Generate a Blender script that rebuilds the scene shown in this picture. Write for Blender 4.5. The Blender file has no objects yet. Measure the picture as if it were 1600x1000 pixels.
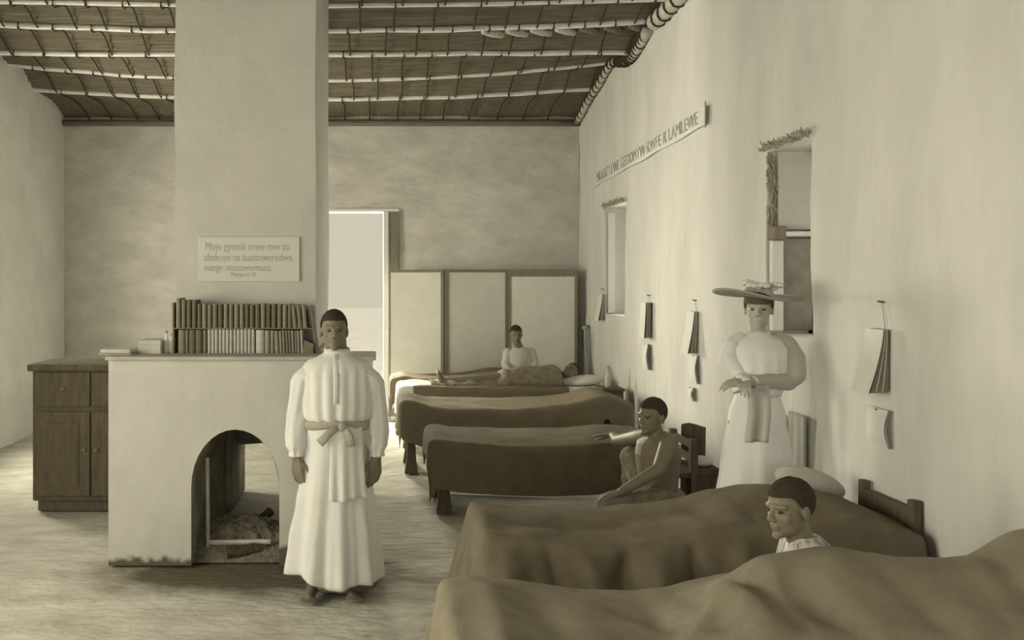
import bpy, math, random
from mathutils import Vector, Matrix, noise
R = random.Random(7)
C = bpy.context.scene.collection
sc = bpy.context.scene
PI = math.pi
F, CX, CY, EYE = 1400.0, 590.0, 440.0, 1.7      # focal length and vanishing point (1600x1000 frame), eye height

# ---------------------------------------------------------------- camera, world, lights
cam = bpy.data.cameras.new('camera')
camo = bpy.data.objects.new('camera', cam); C.objects.link(camo)
camo.location = (0, 0, EYE); camo.rotation_euler = (PI / 2, 0, 0)
cam.sensor_width = 36; cam.lens = 36 * F / 1600
cam.shift_x = (800 - CX) / 1600; cam.shift_y = -(500 - CY) / 1600
cam.clip_start = 0.05; cam.clip_end = 200
sc.camera = camo

w = bpy.data.worlds.new('sky'); sc.world = w; w.use_nodes = True
w.node_tree.nodes['Background'].inputs[0].default_value = (1.0, 0.93, 0.72, 1)
w.node_tree.nodes['Background'].inputs[1].default_value = 0.62
sc.view_settings.view_transform = 'Standard'
sc.view_settings.look = 'None'
sc.view_settings.exposure = 0.0
sc.view_settings.gamma = 1.0
sc.view_settings.use_curve_mapping = False
sc.cycles.max_bounces = 8
sc.cycles.diffuse_bounces = 5
sc.cycles.use_denoising = True

TINT = (1.0, 0.935, 0.70)
def area(name, loc, target, sx, sy, power):
    l = bpy.data.lights.new(name, 'AREA'); l.shape = 'RECTANGLE'; l.size = sx; l.size_y = sy
    l.energy = power; l.color = TINT
    o = bpy.data.objects.new(name, l); C.objects.link(o); o.location = loc
    o.rotation_euler = (Vector(target) - Vector(loc)).to_track_quat('-Z', 'Y').to_euler()
    return o
# daylight through the openings: unseen ones added for fill behind the camera and in the left wall, the back door
area('fill_open_end', (-0.4, -2.4, 1.9), (0.2, 5.0, 1.6), 5.0, 2.8, 38)
for yy, pw, tz in ((1.2, 100, .7), (3.6, 100, .7), (8.2, 160, 1.7)):
    area('fill_side_window', (-4.3, yy, 1.7), (1.4, yy + 0.9, tz), 1.3, 1.5, pw)
area('daylight_door', (-1.3, 12.9, 2.2), (0.5, 8.0, 0.5), 1.6, 2.4, 1000)
area('daylight_near_window', (4.9, 6.9, 2.0), (0.0, 3.9, 1.0), 1.4, 1.4, 60)
area('daylight_far_window', (4.9, 11.3, 2.1), (-0.4, 7.0, 1.9), 1.4, 1.4, 320)
sun = bpy.data.lights.new('sun', 'SUN'); sun.energy = 1.5; sun.color = (1.0, 0.94, 0.74); sun.angle = .02
so = bpy.data.objects.new('sun', sun); C.objects.link(so); so.location = (0, 20, 20)
so.rotation_euler = Vector((0.25, -0.62, -1.0)).to_track_quat('-Z', 'Y').to_euler()

# ---------------------------------------------------------------- helpers
def s2l(c):
    return tuple(((v / 255) / 12.92 if v / 255 <= 0.04045 else ((v / 255 + 0.055) / 1.055) ** 2.4) for v in c)
def alb(c, k=1.0):                      # the surface colour that shows as c in the ward's warm light
    l = s2l(c); wl = s2l((202, 195, 172))
    return tuple(min(0.86, max(0.004, a / b * 0.78 * k)) for a, b in zip(l, wl))
def mat(name, c, var=0.15, scale=8.0, stretch=(1, 1, 1), rough=0.9, bump=0.0, bscale=None, c2=None, fine=0.0, spec=0.15):
    m = bpy.data.materials.new(name); m.use_nodes = True
    nt = m.node_tree; N = nt.nodes; L = nt.links
    b = N['Principled BSDF']; b.inputs['Roughness'].default_value = rough
    b.inputs['Specular IOR Level'].default_value = spec
    a = alb(c); d = alb(c2) if c2 else tuple(v * (1 - var) for v in a)
    if not c2: a = tuple(min(.88, v * (1 + var * .6)) for v in a)
    tc = N.new('ShaderNodeTexCoord'); mp = N.new('ShaderNodeMapping'); mp.inputs['Scale'].default_value = stretch
    L.new(tc.outputs['Object'], mp.inputs[0])
    n = N.new('ShaderNodeTexNoise'); n.inputs['Scale'].default_value = scale; n.inputs['Detail'].default_value = 6
    n.inputs['Roughness'].default_value = .62
    L.new(mp.outputs[0], n.inputs['Vector'])
    r = N.new('ShaderNodeValToRGB'); r.color_ramp.elements[0].position = .32; r.color_ramp.elements[1].position = .68
    r.color_ramp.elements[0].color = (*d, 1); r.color_ramp.elements[1].color = (*a, 1)
    L.new(n.outputs['Fac'], r.inputs[0]); L.new(r.outputs[0], b.inputs['Base Color'])
    if bump:
        n2 = N.new('ShaderNodeTexNoise'); n2.inputs['Scale'].default_value = bscale or scale * 4; n2.inputs['Detail'].default_value = 5
        L.new(mp.outputs[0], n2.inputs['Vector'])
        bp = N.new('ShaderNodeBump'); bp.inputs['Strength'].default_value = bump; bp.inputs['Distance'].default_value = .02
        L.new(n2.outputs['Fac'], bp.inputs['Height']); L.new(bp.outputs[0], b.inputs['Normal'])
    return m

M = {}
def floor_stain_shade(m):  # soot patch before the fireplace, with the shadow there painted in as well
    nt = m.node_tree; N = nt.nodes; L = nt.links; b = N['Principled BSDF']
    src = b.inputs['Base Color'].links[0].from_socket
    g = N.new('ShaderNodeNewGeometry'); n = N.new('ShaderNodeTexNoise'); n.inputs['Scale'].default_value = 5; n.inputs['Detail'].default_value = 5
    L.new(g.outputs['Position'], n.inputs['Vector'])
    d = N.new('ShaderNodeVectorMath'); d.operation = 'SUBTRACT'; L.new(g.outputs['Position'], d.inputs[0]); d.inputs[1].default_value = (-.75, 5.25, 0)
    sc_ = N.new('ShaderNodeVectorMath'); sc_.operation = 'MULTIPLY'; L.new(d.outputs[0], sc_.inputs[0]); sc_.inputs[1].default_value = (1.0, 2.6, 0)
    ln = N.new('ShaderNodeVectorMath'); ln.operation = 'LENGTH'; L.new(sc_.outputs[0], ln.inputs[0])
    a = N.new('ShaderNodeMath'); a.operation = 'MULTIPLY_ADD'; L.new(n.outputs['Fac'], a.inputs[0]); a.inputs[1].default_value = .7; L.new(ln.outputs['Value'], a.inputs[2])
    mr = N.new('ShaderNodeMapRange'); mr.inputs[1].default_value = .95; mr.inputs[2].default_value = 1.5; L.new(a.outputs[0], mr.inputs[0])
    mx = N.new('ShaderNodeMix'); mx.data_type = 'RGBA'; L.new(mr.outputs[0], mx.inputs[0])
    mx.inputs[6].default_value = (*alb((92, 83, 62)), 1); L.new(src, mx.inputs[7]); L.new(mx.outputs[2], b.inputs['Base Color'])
M['plaster_right'] = mat('plaster_right', (193, 186, 163), .12, 2.2, (1, .9, .28), bump=.5, bscale=9)
M['plaster_back'] = mat('plaster_back', (182, 174, 150), .16, 2.4, (1, 1, 1.8), bump=.6, bscale=7)
M['plaster_left'] = mat('plaster_left', (200, 194, 170), .10, 2, bump=.4)
M['thatch'] = mat('thatch', (112, 102, 79), .35, 30, (.12, 2.5, 1), bump=.6)
M['thatch_cross'] = mat('thatch_cross', (106, 96, 73), .35, 30, (2.5, .12, 1), bump=.6)
M['pole'] = mat('pole', (205, 198, 174), .15, 9, (.6, 3, 3), bump=.4)
M['dark_pole'] = mat('dark_pole', (110, 100, 78), .25, 9, (.6, 3, 3), bump=.4)
M['rope'] = mat('rope', (62, 54, 38), .2, 30)
M['pale_reed'] = mat('pale_reed', (178, 170, 145), .3, 30, (3, .5, 1), bump=.4)
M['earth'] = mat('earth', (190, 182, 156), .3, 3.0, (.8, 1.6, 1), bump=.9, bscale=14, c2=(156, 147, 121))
floor_stain_shade(M['earth'])
M['ground'] = mat('ground', (196, 188, 164), .1, 2)
M['screen_cloth'] = mat('screen_cloth', (192, 185, 160), .06, 5, bump=.1)
M['screen_wood'] = mat('screen_wood', (118, 109, 86), .15, 12, (4, 4, .5))
M['dark_wood'] = mat('dark_wood', (92, 82, 61), .25, 10, (3, 3, .5), bump=.2)
M['mid_wood'] = mat('mid_wood', (120, 110, 86), .2, 10, (3, 3, .5), bump=.2)
M['white_wood'] = mat('white_wood', (200, 193, 170), .06, 8)
M['wool_grey'] = mat('wool_grey', (128, 117, 91), .16, 9, bump=.35, bscale=160)
M['wool_brown'] = mat('wool_brown', (108, 97, 73), .16, 8, bump=.35, bscale=160)
M['wool_dark'] = mat('wool_dark', (104, 93, 69), .14, 8, bump=.35, bscale=160)
M['wool_umber'] = mat('wool_umber', (110, 99, 74), .14, 8, bump=.35, bscale=160)
M['linen'] = mat('linen', (198, 191, 168), .08, 10, bump=.2, bscale=60)
M['ticking'] = mat('ticking', (176, 168, 143), .1, 10, bump=.2, bscale=60)
M['patterned'] = mat('patterned', (128, 118, 94), .3, 22, bump=.2, c2=(100, 90, 68))
M['robe'] = mat('robe', (198, 191, 168), .05, 5, bump=.15, bscale=60)
M['blouse'] = mat('blouse', (206, 199, 178), .03, 5, bump=.1, bscale=60)
M['grey_cloth'] = mat('grey_cloth', (176, 168, 146), .06, 8)
M['sleeve_grey'] = mat('sleeve_grey', (164, 156, 134), .06, 8)
M['sash'] = mat('sash', (150, 141, 117), .1, 20)
M['skin'] = mat('skin', (112, 101, 77), .08, 12, rough=.55, spec=.35)
M['skin_mid'] = mat('skin_mid', (140, 129, 103), .06, 12, rough=.6, spec=.3)
M['skin_fair'] = mat('skin_fair', (160, 151, 127), .04, 12, rough=.6, spec=.3)
M['hair'] = mat('hair', (66, 57, 42), .2, 90, bump=.8, bscale=140)
M['hair_mid'] = mat('hair_mid', (96, 86, 66), .2, 90, bump=.8, bscale=140)
M['eye'] = mat('eye', (66, 58, 42), .1, 5, rough=.3)
M['paper'] = mat('paper', (200, 193, 170), .05, 10)
M['paper_shaded'] = mat('paper_shaded', (122, 113, 90), .2, 16, (1, 7, .3))  # paper with the shade of the pad's near side put into its colour
M['plaque'] = mat('plaque', (186, 179, 156), .03, 5)
M['ink'] = mat('ink', (156, 147, 124), .1, 10)
M['cord_edge_shade'] = mat('cord_edge_shade', (140, 130, 106), .1, 10)
M['ash'] = mat('ash', (112, 103, 81), .4, 18, bump=.8)
M['char'] = mat('char', (72, 64, 47), .3, 18, bump=.8)
M['mantel'] = mat('mantel', (164, 155, 131), .12, 6, bump=.3)
M['hearth'] = mat('hearth', (112, 103, 80), .3, 6, bump=.6)
M['iron'] = mat('iron', (168, 160, 136), .2, 18)
M['print'] = mat('print', (206, 199, 178), .6, 38, (1, 1, .4), c2=(96, 86, 64))
M['hat'] = mat('hat', (150, 141, 117), .1, 12)
M['flower'] = mat('flower', (205, 198, 176), .05, 12)
M['glass'] = mat('glass', (120, 112, 92), .3, 7, rough=.25, spec=.5)
M['blind'] = mat('blind', (176, 168, 146), .06, 8)
M['straw'] = mat('straw', (150, 140, 115), .25, 20)
M['mat_roll'] = mat('mat_roll', (205, 198, 176), .14, 30, (.5, 3, 3), bump=.5)
for k, c in enumerate([(104, 94, 72), (118, 108, 84), (128, 118, 94), (98, 88, 66), (140, 130, 106), (176, 168, 144)]):
    M['book%d' % k] = mat('book_cover_%d' % k, c, .15, 25)

# fireplace plaster: limewash with a soot-dark foot (a stain of its own, higher by the hearth)
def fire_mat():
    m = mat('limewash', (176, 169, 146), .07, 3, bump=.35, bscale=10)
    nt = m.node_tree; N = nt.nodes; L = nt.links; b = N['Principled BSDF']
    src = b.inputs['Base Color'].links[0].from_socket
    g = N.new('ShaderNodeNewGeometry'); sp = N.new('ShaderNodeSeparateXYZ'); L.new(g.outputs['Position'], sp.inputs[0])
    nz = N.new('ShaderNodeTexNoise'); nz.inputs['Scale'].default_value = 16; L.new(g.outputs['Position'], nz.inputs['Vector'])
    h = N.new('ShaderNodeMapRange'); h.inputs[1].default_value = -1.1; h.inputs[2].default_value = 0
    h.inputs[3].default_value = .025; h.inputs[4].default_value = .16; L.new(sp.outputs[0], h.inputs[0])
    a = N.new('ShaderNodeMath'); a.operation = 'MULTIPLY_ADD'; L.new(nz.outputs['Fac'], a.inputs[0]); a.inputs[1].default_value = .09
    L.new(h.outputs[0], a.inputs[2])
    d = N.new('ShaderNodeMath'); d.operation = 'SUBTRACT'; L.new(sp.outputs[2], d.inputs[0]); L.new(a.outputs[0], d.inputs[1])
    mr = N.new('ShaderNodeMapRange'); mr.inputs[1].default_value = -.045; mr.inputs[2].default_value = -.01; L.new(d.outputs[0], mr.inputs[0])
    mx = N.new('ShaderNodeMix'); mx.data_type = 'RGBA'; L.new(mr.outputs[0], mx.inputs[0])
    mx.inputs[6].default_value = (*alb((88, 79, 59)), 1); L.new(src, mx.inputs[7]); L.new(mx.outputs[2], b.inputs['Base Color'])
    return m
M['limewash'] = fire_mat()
M['soot'] = mat('soot', (140, 131, 106), .35, 5, bump=.4)

def wloc(o):
    v = Vector((0, 0, 0))
    while o is not None:
        v += o.location; o = o.parent
    return v
def mk(name, vf, m, parent=None, smooth=False, loc=None):
    """link a mesh given in WORLD coordinates; origin goes to loc (or the parent's origin)"""
    if isinstance(vf, bpy.types.Mesh):
        me = vf
    else:
        me = bpy.data.meshes.new(name); me.from_pydata([tuple(v) for v in vf[0]], [], vf[1])
    me.name = name
    base = wloc(parent) if parent else Vector((0, 0, 0))
    org = Vector(loc) if loc is not None else base
    if org.length > 0: me.transform(Matrix.Translation(-org))
    me.update()
    if smooth:
        me.polygons.foreach_set('use_smooth', [True] * len(me.polygons))
    me.materials.clear(); me.materials.append(M[m] if isinstance(m, str) else m)
    o = bpy.data.objects.new(name, me); C.objects.link(o)
    o.location = org - base
    if parent: o.parent = parent
    return o
def tag(o, label, cat, group=None):
    o['label'] = label; o['category'] = cat
    if group: o['group'] = group
    return o
def thing(name, label, cat, loc, group=None):
    o = bpy.data.objects.new(name, None); C.objects.link(o); o.location = loc; o.empty_display_size = .1
    return tag(o, label, cat, group)
def struct(o):
    o['kind'] = 'structure'; return o
def solid(o, t, off=0.0):
    md = o.modifiers.new('s', 'SOLIDIFY'); md.thickness = t; md.offset = off; return o
def bevel(o, wd=.006, seg=2):
    md = o.modifiers.new('b', 'BEVEL'); md.width = wd; md.segments = seg; md.limit_method = 'ANGLE'; return o
class MB:
    def __init__(s): s.v = []; s.f = []
    def add(s, v, f):
        n = len(s.v); s.v += [Vector(p) for p in v]; s.f += [tuple(i + n for i in q) for q in f]; return s
    def vf(s): return s.v, s.f
    def box(s, x0, x1, y0, y1, z0, z1):
        return s.add([(x, y, z) for z in (z0, z1) for y in (y0, y1) for x in (x0, x1)],
                     [(0, 2, 3, 1), (4, 5, 7, 6), (0, 1, 5, 4), (2, 6, 7, 3), (0, 4, 6, 2), (1, 3, 7, 5)])
    def tube(s, pts, rs, seg=8, caps=True, flat=None):
        pts = [Vector(p) for p in pts]
        if not hasattr(rs, '__len__'): rs = [rs] * len(pts)
        v = []; f = []
        up = Vector((0, 0, 1))
        for i, p in enumerate(pts):
            d = (pts[min(i + 1, len(pts) - 1)] - pts[max(i - 1, 0)]).normalized()
            a = d.cross(up)
            if a.length < .05: a = d.cross(Vector((0, 1, 0)))
            a.normalize(); b = a.cross(d).normalized()
            ra, rb = (rs[i] if hasattr(rs[i], '__len__') else (rs[i], rs[i]))
            for k in range(seg):
                t = 2 * PI * k / seg
                v.append(p + a * math.cos(t) * ra + b * math.sin(t) * rb)
        for i in range(len(pts) - 1):
            for k in range(seg):
                k2 = (k + 1) % seg
                f.append((i * seg + k, i * seg + k2, (i + 1) * seg + k2, (i + 1) * seg + k))
        if caps:
            f.append(tuple(range(seg - 1, -1, -1))); f.append(tuple((len(pts) - 1) * seg + k for k in range(seg)))
        return s.add(v, f)
    def cap(s, p, q, r1, r2, seg=14):           # capsule with round ends
        p = Vector(p); q = Vector(q); d = (q - p)
        if d.length < 1e-6: d = Vector((0, 0, 1e-4))
        u = d.normalized(); P = []; RS = []
        for a in (-80, -55, -28, 0):
            P.append(p + u * r1 * math.sin(math.radians(a))); RS.append(r1 * math.cos(math.radians(a)))
        for a in (0, 28, 55, 80):
            P.append(q + u * r2 * math.sin(math.radians(a))); RS.append(r2 * math.cos(math.radians(a)))
        # fixed frame so that rings do not twist
        a_ = u.cross(Vector((0, 0, 1)))
        if a_.length < .1: a_ = u.cross(Vector((0, 1, 0)))
        a_.normalize(); b_ = u.cross(a_).normalized()
        v = []; f = []
        for c, r in zip(P, RS):
            for k in range(seg):
                t = 2 * PI * k / seg; v.append(c + a_ * math.cos(t) * r + b_ * math.sin(t) * r)
        for i in range(len(P) - 1):
            for k in range(seg):
                k2 = (k + 1) % seg; f.append((i * seg + k, i * seg + k2, (i + 1) * seg + k2, (i + 1) * seg + k))
        f.append(tuple(range(seg - 1, -1, -1))); f.append(tuple((len(P) - 1) * seg + k for k in range(seg)))
        return s.add(v, f)
    def chain(s, pts, rs, seg=14):
        for i in range(len(pts) - 1): s.cap(pts[i], pts[i + 1], rs[i], rs[i + 1], seg)
        return s
    def ell(s, c, r, mtx=None, nu=18, nv=12):
        v = []; f = []; mtx = mtx or Matrix.Identity(3); c = Vector(c)
        for j in range(1, nv):
            ph = PI * j / nv - PI / 2
            for i in range(nu):
                th = 2 * PI * i / nu
                v.append(c + mtx @ Vector((r[0] * math.cos(ph) * math.cos(th), r[1] * math.cos(ph) * math.sin(th), r[2] * math.sin(ph))))
        for j in range(nv - 2):
            for i in range(nu):
                i2 = (i + 1) % nu; f.append((j * nu + i, j * nu + i2, (j + 1) * nu + i2, (j + 1) * nu + i))
        b = len(v); v.append(c + mtx @ Vector((0, 0, -r[2]))); v.append(c + mtx @ Vector((0, 0, r[2])))
        for i in range(nu):
            i2 = (i + 1) % nu; f.append((b, i2, i)); f.append((b + 1, (nv - 2) * nu + i, (nv - 2) * nu + i2))
        return s.add(v, f)
def box(name, b, m, parent=None, bw=0, loc=None):
    o = mk(name, MB().box(*b).vf(), m, parent, loc=loc)
    if bw: bevel(o, bw)
    return o
def grid(fn, nu, nv, wrap=False):
    v = [fn(i / nu if wrap else i / (nu), j / nv) for j in range(nv + 1) for i in range(nu if wrap else nu + 1)]
    n = nu if wrap else nu + 1
    f = []
    for j in range(nv):
        for i in range(nu):
            i2 = (i + 1) % n
            f.append((j * n + i, j * n + i2, (j + 1) * n + i2, (j + 1) * n + i))
    return v, f
def voxel(mb, size, it=3, fac=.5):
    me = bpy.data.meshes.new('tmp'); me.from_pydata([tuple(v) for v in mb.v], [], mb.f)
    o = bpy.data.objects.new('tmp', me); C.objects.link(o)
    a = o.modifiers.new('r', 'REMESH'); a.mode = 'VOXEL'; a.voxel_size = size
    if it:
        b = o.modifiers.new('s', 'SMOOTH'); b.factor = fac; b.iterations = it
    dg = bpy.context.evaluated_depsgraph_get()
    res = bpy.data.meshes.new_from_object(o.evaluated_get(dg))
    bpy.data.objects.remove(o); bpy.data.meshes.remove(me)
    return res
def nz(x, y, z=0.0): return noise.noise(Vector((x, y, z)))
def lerp(tab, x):
    if x <= tab[0][0]: return tab[0][1]
    for (a, p), (b, q) in zip(tab, tab[1:]):
        if x <= b:
            t = (x - a) / (b - a); t = t * t * (3 - 2 * t); return p + (q - p) * t
    return tab[-1][1]
def sstep(a, b, x):
    t = max(0, min(1, (x - a) / (b - a))); return t * t * (3 - 2 * t)
ORD = 'first second third fourth fifth sixth seventh eighth ninth tenth eleventh twelfth thirteenth fourteenth fifteenth sixteenth seventeenth eighteenth nineteenth twentieth twenty-first twenty-second twenty-third twenty-fourth twenty-fifth twenty-sixth twenty-seventh twenty-eighth twenty-ninth thirtieth'.split()

# ---------------------------------------------------------------- room shell
XL, XR, YB, YN = -3.87, 2.49, 11.07, -2.6
TH = .36
def axis_lines(a, b, step, cuts):
    pts = sorted(set([a, b] + cuts)); out = []
    for p, q in zip(pts, pts[1:]):
        n = max(1, round((q - p) / step)); out += [p + (q - p) * i / n for i in range(n)]
    return out + [b]
def wall(name, fn, a0, a1, z0, z1, holes, m, step, amp):
    """fn(a, z, d) -> world point, d = depth into the wall"""
    A = axis_lines(a0, a1, step, [h[i] for h in holes for i in (0, 1)])
    Z = axis_lines(z0, z1, step, [h[i] for h in holes for i in (2, 3) if z0 < h[i] < z1])
    inside = lambda a, z: any(h[0] < a < h[1] and h[2] < z < h[3] for h in holes)
    mb = MB(); nA = len(A)
    disp = lambda a, z: amp * (nz(a * .9, z * .9, 3.1) + .6 * nz(a * 2.7, z * 2.7, 9.2) + .25 * nz(a * 8, z * 8, 1.2))
    v = [fn(a, z, disp(a, z)) for z in Z for a in A] + [fn(a, z, TH) for z in Z for a in A]
    off = len(A) * len(Z); f = []
    for j in range(len(Z) - 1):
        for i in range(nA - 1):
            am, zm = (A[i] + A[i + 1]) / 2, (Z[j] + Z[j + 1]) / 2
            if inside(am, zm): continue
            q = (j * nA + i, j * nA + i + 1, (j + 1) * nA + i + 1, (j + 1) * nA + i)
            f.append(q); f.append(tuple(off + k for k in reversed(q)))
            for (di, dj, e0, e1) in ((-1, 0, q[3], q[0]), (1, 0, q[1], q[2]), (0, -1, q[0], q[1]), (0, 1, q[2], q[3])):
                ii, jj = i + di, j + dj
                edge = ii < 0 or jj < 0 or ii >= nA - 1 or jj >= len(Z) - 1
                if edge or inside((A[ii] + A[ii + 1]) / 2, (Z[jj] + Z[jj + 1]) / 2):
                    f.append((e1, e0, e0 + off, e1 + off))
    return struct(mk(name, (v, f), m, smooth=False))
W1 = (5.14, 5.74, 1.37, 2.53); W2 = (9.0, 9.82, 1.35, 2.5)
wall('wall_right', lambda a, z, d: (XR + d, a, z), YN, YB + TH, -.1, 4.9, [W1, W2], 'plaster_right', .11, .016)
DOOR = (-.72, .105, -.2, 2.585)
wall('wall_back', lambda a, z, d: (a, YB + d, z), XL - TH, XR, -.1, 4.2, [DOOR], 'plaster_back', .11, .02)
LW = [(.5, 1.9, .95, 2.5), (2.9, 4.3, .95, 2.5), (7.5, 8.9, .95, 2.5)]  # left windows out of view, added to let the side fill in
wall('wall_left', lambda a, z, d: (XL - d, a, z), YN, YB, -.1, 4.9, LW, 'plaster_left', .14, .016)
wall('wall_front', lambda a, z, d: (a, YN - d, z), XL - TH, XR + TH, -.1, 5.2, [(-3.2, 2.0, -.2, 3.4)], 'plaster_left', .3, .01)  # wide opening behind the camera, added for the fill lamp
def floor_fn(u, v):
    x = XL - TH + (XR - XL + 2 * TH) * u; y = YN - .4 + (YB + .8 - YN) * v
    return (x, y, -.012 + .010 * nz(x * 1.3, y * 1.3) + .006 * nz(x * 5, y * 5, 4))
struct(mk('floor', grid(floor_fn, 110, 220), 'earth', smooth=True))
# ground outside, seen through the door and windows
struct(box('trim_1', (-40, 40, YB + TH, 60, -.3, -.06), 'ground')).name = 'ground_outside'

# ---------------------------------------------------------------- ceiling: sagging poles, reed bands and rope ties
SAG = [(5.0, .10), (7.4, .06), (7.96, .09), (8.59, .02), (9.4, .19), (10.1, .12), (11.07, .0)]
def roofz(x, y):
    s = lerp(SAG, y)
    return 3.68 + .08 * (YB - y) + s * ((x + .8) / 3.3) ** 2
ROWS = [10.1, 9.4, 8.59, 7.96, 7.37, 6.88, 6.4, 5.9, 5.3]
def deck(y0, y1, ridge):
    ny = max(4, int((y1 - y0) / .045)); nx = 60
    def fn(u, v):
        x = XL - .3 + (XR - XL + .6) * u; y = y0 + (y1 - y0) * v
        return (x, y, roofz(x, y) + .06 + .014 * math.sin(v * ny * PI) + .012 * nz(x * 2, y * 14, 5) - .05 * math.cos(v * 2 * PI))
    return grid(fn, nx, ny * 2)
edges = [YB + .3] + ROWS
ceil = struct(mk('ceiling', grid(lambda u, v: (XL - .3 + (XR - XL + .6) * u, YN - .4 + (5.3 - YN + .4) * v, roofz(XL - .3 + (XR - XL + .6) * u, 5.3) + .06 + .03 * (5.3 - (YN - .4 + (5.3 - YN + .4) * v))), 20, 20), 'thatch'))
for i in range(len(edges) - 1):
    o = mk('reed_band', deck(edges[i + 1], edges[i], i), 'thatch_cross' if i == 0 else 'thatch', ceil, smooth=False)
for i, y in enumerate(ROWS):
    pts = []; rs = []
    for k in range(34):
        x = XL - .2 + (XR - XL + .35) * k / 33
        pts.append((x, y + .02 * nz(x * .8, i * 3.3), roofz(x, y) + .012 * nz(x * 1.7, i * 7.1)))
        rs.append(.026 + .006 * nz(x * 2.1, i * 5.5))
    mk('purlin', MB().tube(pts, rs, 8).vf(), 'pole', ceil, smooth=True)
tie_mesh = None
for i, y in enumerate(ROWS[:7]):
    y2 = edges[i]
    x = XL + .25 + R.random() * .2
    while x < XR - .05:
        n = 6; pts = []
        for k in range(n + 1):
            yy = y + (y2 - y) * k / n - .02
            pts.append((x + .012 * nz(yy * 3, x), yy, roofz(x, yy) + .025 - .045 * math.cos(k / n * 2 * PI)))
        pts = [(x, y - .03, roofz(x, y) + .02), (x, y - .035, roofz(x, y) - .03), (x, y + .03, roofz(x, y) - .03)] + pts[1:]
        mk('rope_tie', MB().tube(pts, .0085, 5).vf(), 'rope', ceil)
        x += .26 + .1 * R.random()
# pale and darker reed bundles in a row under the thatch
for k in range(7):
    x = .95 + k * .22; y = 8.05
    mk('reed_bundle', MB().tube([(x, y - .01, roofz(x, y) + .0), (x + .1, y + .1, roofz(x, y) + .02), (x + .2, y + .22, roofz(x, y) + .03)], [.03, .042, .03], 7).vf(), 'pale_reed' if k < 4 else 'dark_pole', ceil, smooth=True)
# wall plate pole along the back wall, lashed reed roll along the right wall head
pts = [(XL + (XR - XL) * k / 20, YB - .06, roofz(XL + (XR - XL) * k / 20, YB) - .03 + .012 * nz(k, 2)) for k in range(21)]
mk('wall_plate', MB().tube(pts, .04, 8).vf(), 'dark_pole', ceil, smooth=True)
for (y0, y1, r) in ((11.0, 9.0, .042), (9.1, 8.1, .052), (7.9, 5.2, .072)):
    n = 16
    pts = [(XR - .03 - r * .3, y0 + (y1 - y0) * k / n, roofz(XR, y0 + (y1 - y0) * k / n) - r * .5 + .012 * nz(k * .9, y0)) for k in range(n + 1)]
    mk('reed_roll', MB().tube(pts, [r * (1 + .12 * nz(k, 8)) for k in range(n + 1)], 10).vf(), 'pale_reed', ceil, smooth=True)
    for k in range(1, n * 2):
        p = Vector(pts[k // 2]); q = Vector(pts[min(n, k // 2 + 1)]); c = p.lerp(q, .5 * (k % 2))
        mb = MB(); ring = [(c.x + (r + .006) * math.cos(t), c.y - .05 * math.sin(t), c.z + (r + .006) * math.sin(t)) for t in [2 * PI * j / 12 for j in range(13)]]
        if k % 2 == 0: mk('rope_tie', mb.tube(ring, .010, 5).vf(), 'rope', ceil)

# ---------------------------------------------------------------- door and windows
dr = struct(box('door_1', (DOOR[1] - .035, DOOR[1] + .03, YB - .05, YB + .2, 0, 2.56), 'white_wood', bw=.006))
box('door_post', (DOOR[1] + .06, DOOR[1] + .155, YB - .045, YB + .03, 1.3, 2.56), 'screen_wood', dr, .005)
box('door_post', (DOOR[0] - .06, DOOR[0] + .03, YB - .04, YB + .2, 0, 2.56), 'white_wood', dr, .005)
box('door_head', (DOOR[0] - .06, DOOR[1] + .16, YB - .035, YB + .2, 2.56, 2.60), 'white_wood', dr, .005)
box('threshold', (DOOR[0], DOOR[1] + .12, YB - .1, YB + .3, -.01, .05), 'white_wood', dr, .01)

def window(name, W, far_bright):
    y0, y1, z0, z1 = W
    wf = struct(mk(name, MB().box(XR + TH - .09, XR + TH - .03, y0, y0 + .05, z0, z1).box(XR + TH - .09, XR + TH - .03, y1 - .05, y1, z0, z1)
                   .box(XR + TH - .09, XR + TH - .03, y0, y1, z0, z0 + .05).box(XR + TH - .09, XR + TH - .03, y0, y1, z1 - .05, z1).vf(), 'dark_wood'))
    mb = MB()                                    # straw and rough mud left along the lintel
    for k in range(90):
        y = y0 + (y1 - y0) * R.random(); x = XR - .01 - .02 * R.random(); l = .03 + .07 * R.random()
        a = R.random() * 2.6 - .3; z = z1 + .03 * R.random()
        mb.tube([(x, y, z), (x - .02, y + l * math.cos(a) * .8, z + l * .5 * math.sin(a))], [.006, .003], 4)
    o = mk('lintel_straw', mb.vf(), 'straw', wf); o['kind'] = 'stuff'
    return wf
w1 = window('window_1', W1, 0)
rough = MB()
for k in range(70):                              # ragged straw down the far jamb edge
    z = 2.03 + .5 * R.random(); x = XR + .0 + .1 * R.random(); l = .04 + .05 * R.random()
    rough.tube([(x, 5.735, z), (x + .03 * R.random() - .015, 5.715, z - l)], [.008, .004], 4)
o = mk('jamb_straw', rough.vf(), 'straw', w1); o['kind'] = 'stuff'
box('blind', (2.55, 2.80, 5.69, 5.715, 2.03, 2.53), 'blind', w1, .006)
box('rail', (2.56, 2.78, 5.60, 5.70, 1.985, 2.015), 'white_wood', w1, .004)
box('shutter', (2.575, 2.77, 5.69, 5.715, 1.39, 1.975), 'glass', w1, .004)
box('shutter_post', (2.50, 2.57, 5.67, 5.72, 1.39, 1.96), 'white_wood', w1, .004)
box('shelf', (2.49, 2.57, 5.62, 5.72, 1.965, 2.05), 'mid_wood', w1, .006)
w2 = window('window_2', W2, 1)
box('frame_post', (2.52, 2.58, 9.74, 9.80, 1.36, 2.45), 'white_wood', w2, .004)
struct(w1); struct(w2)

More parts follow.
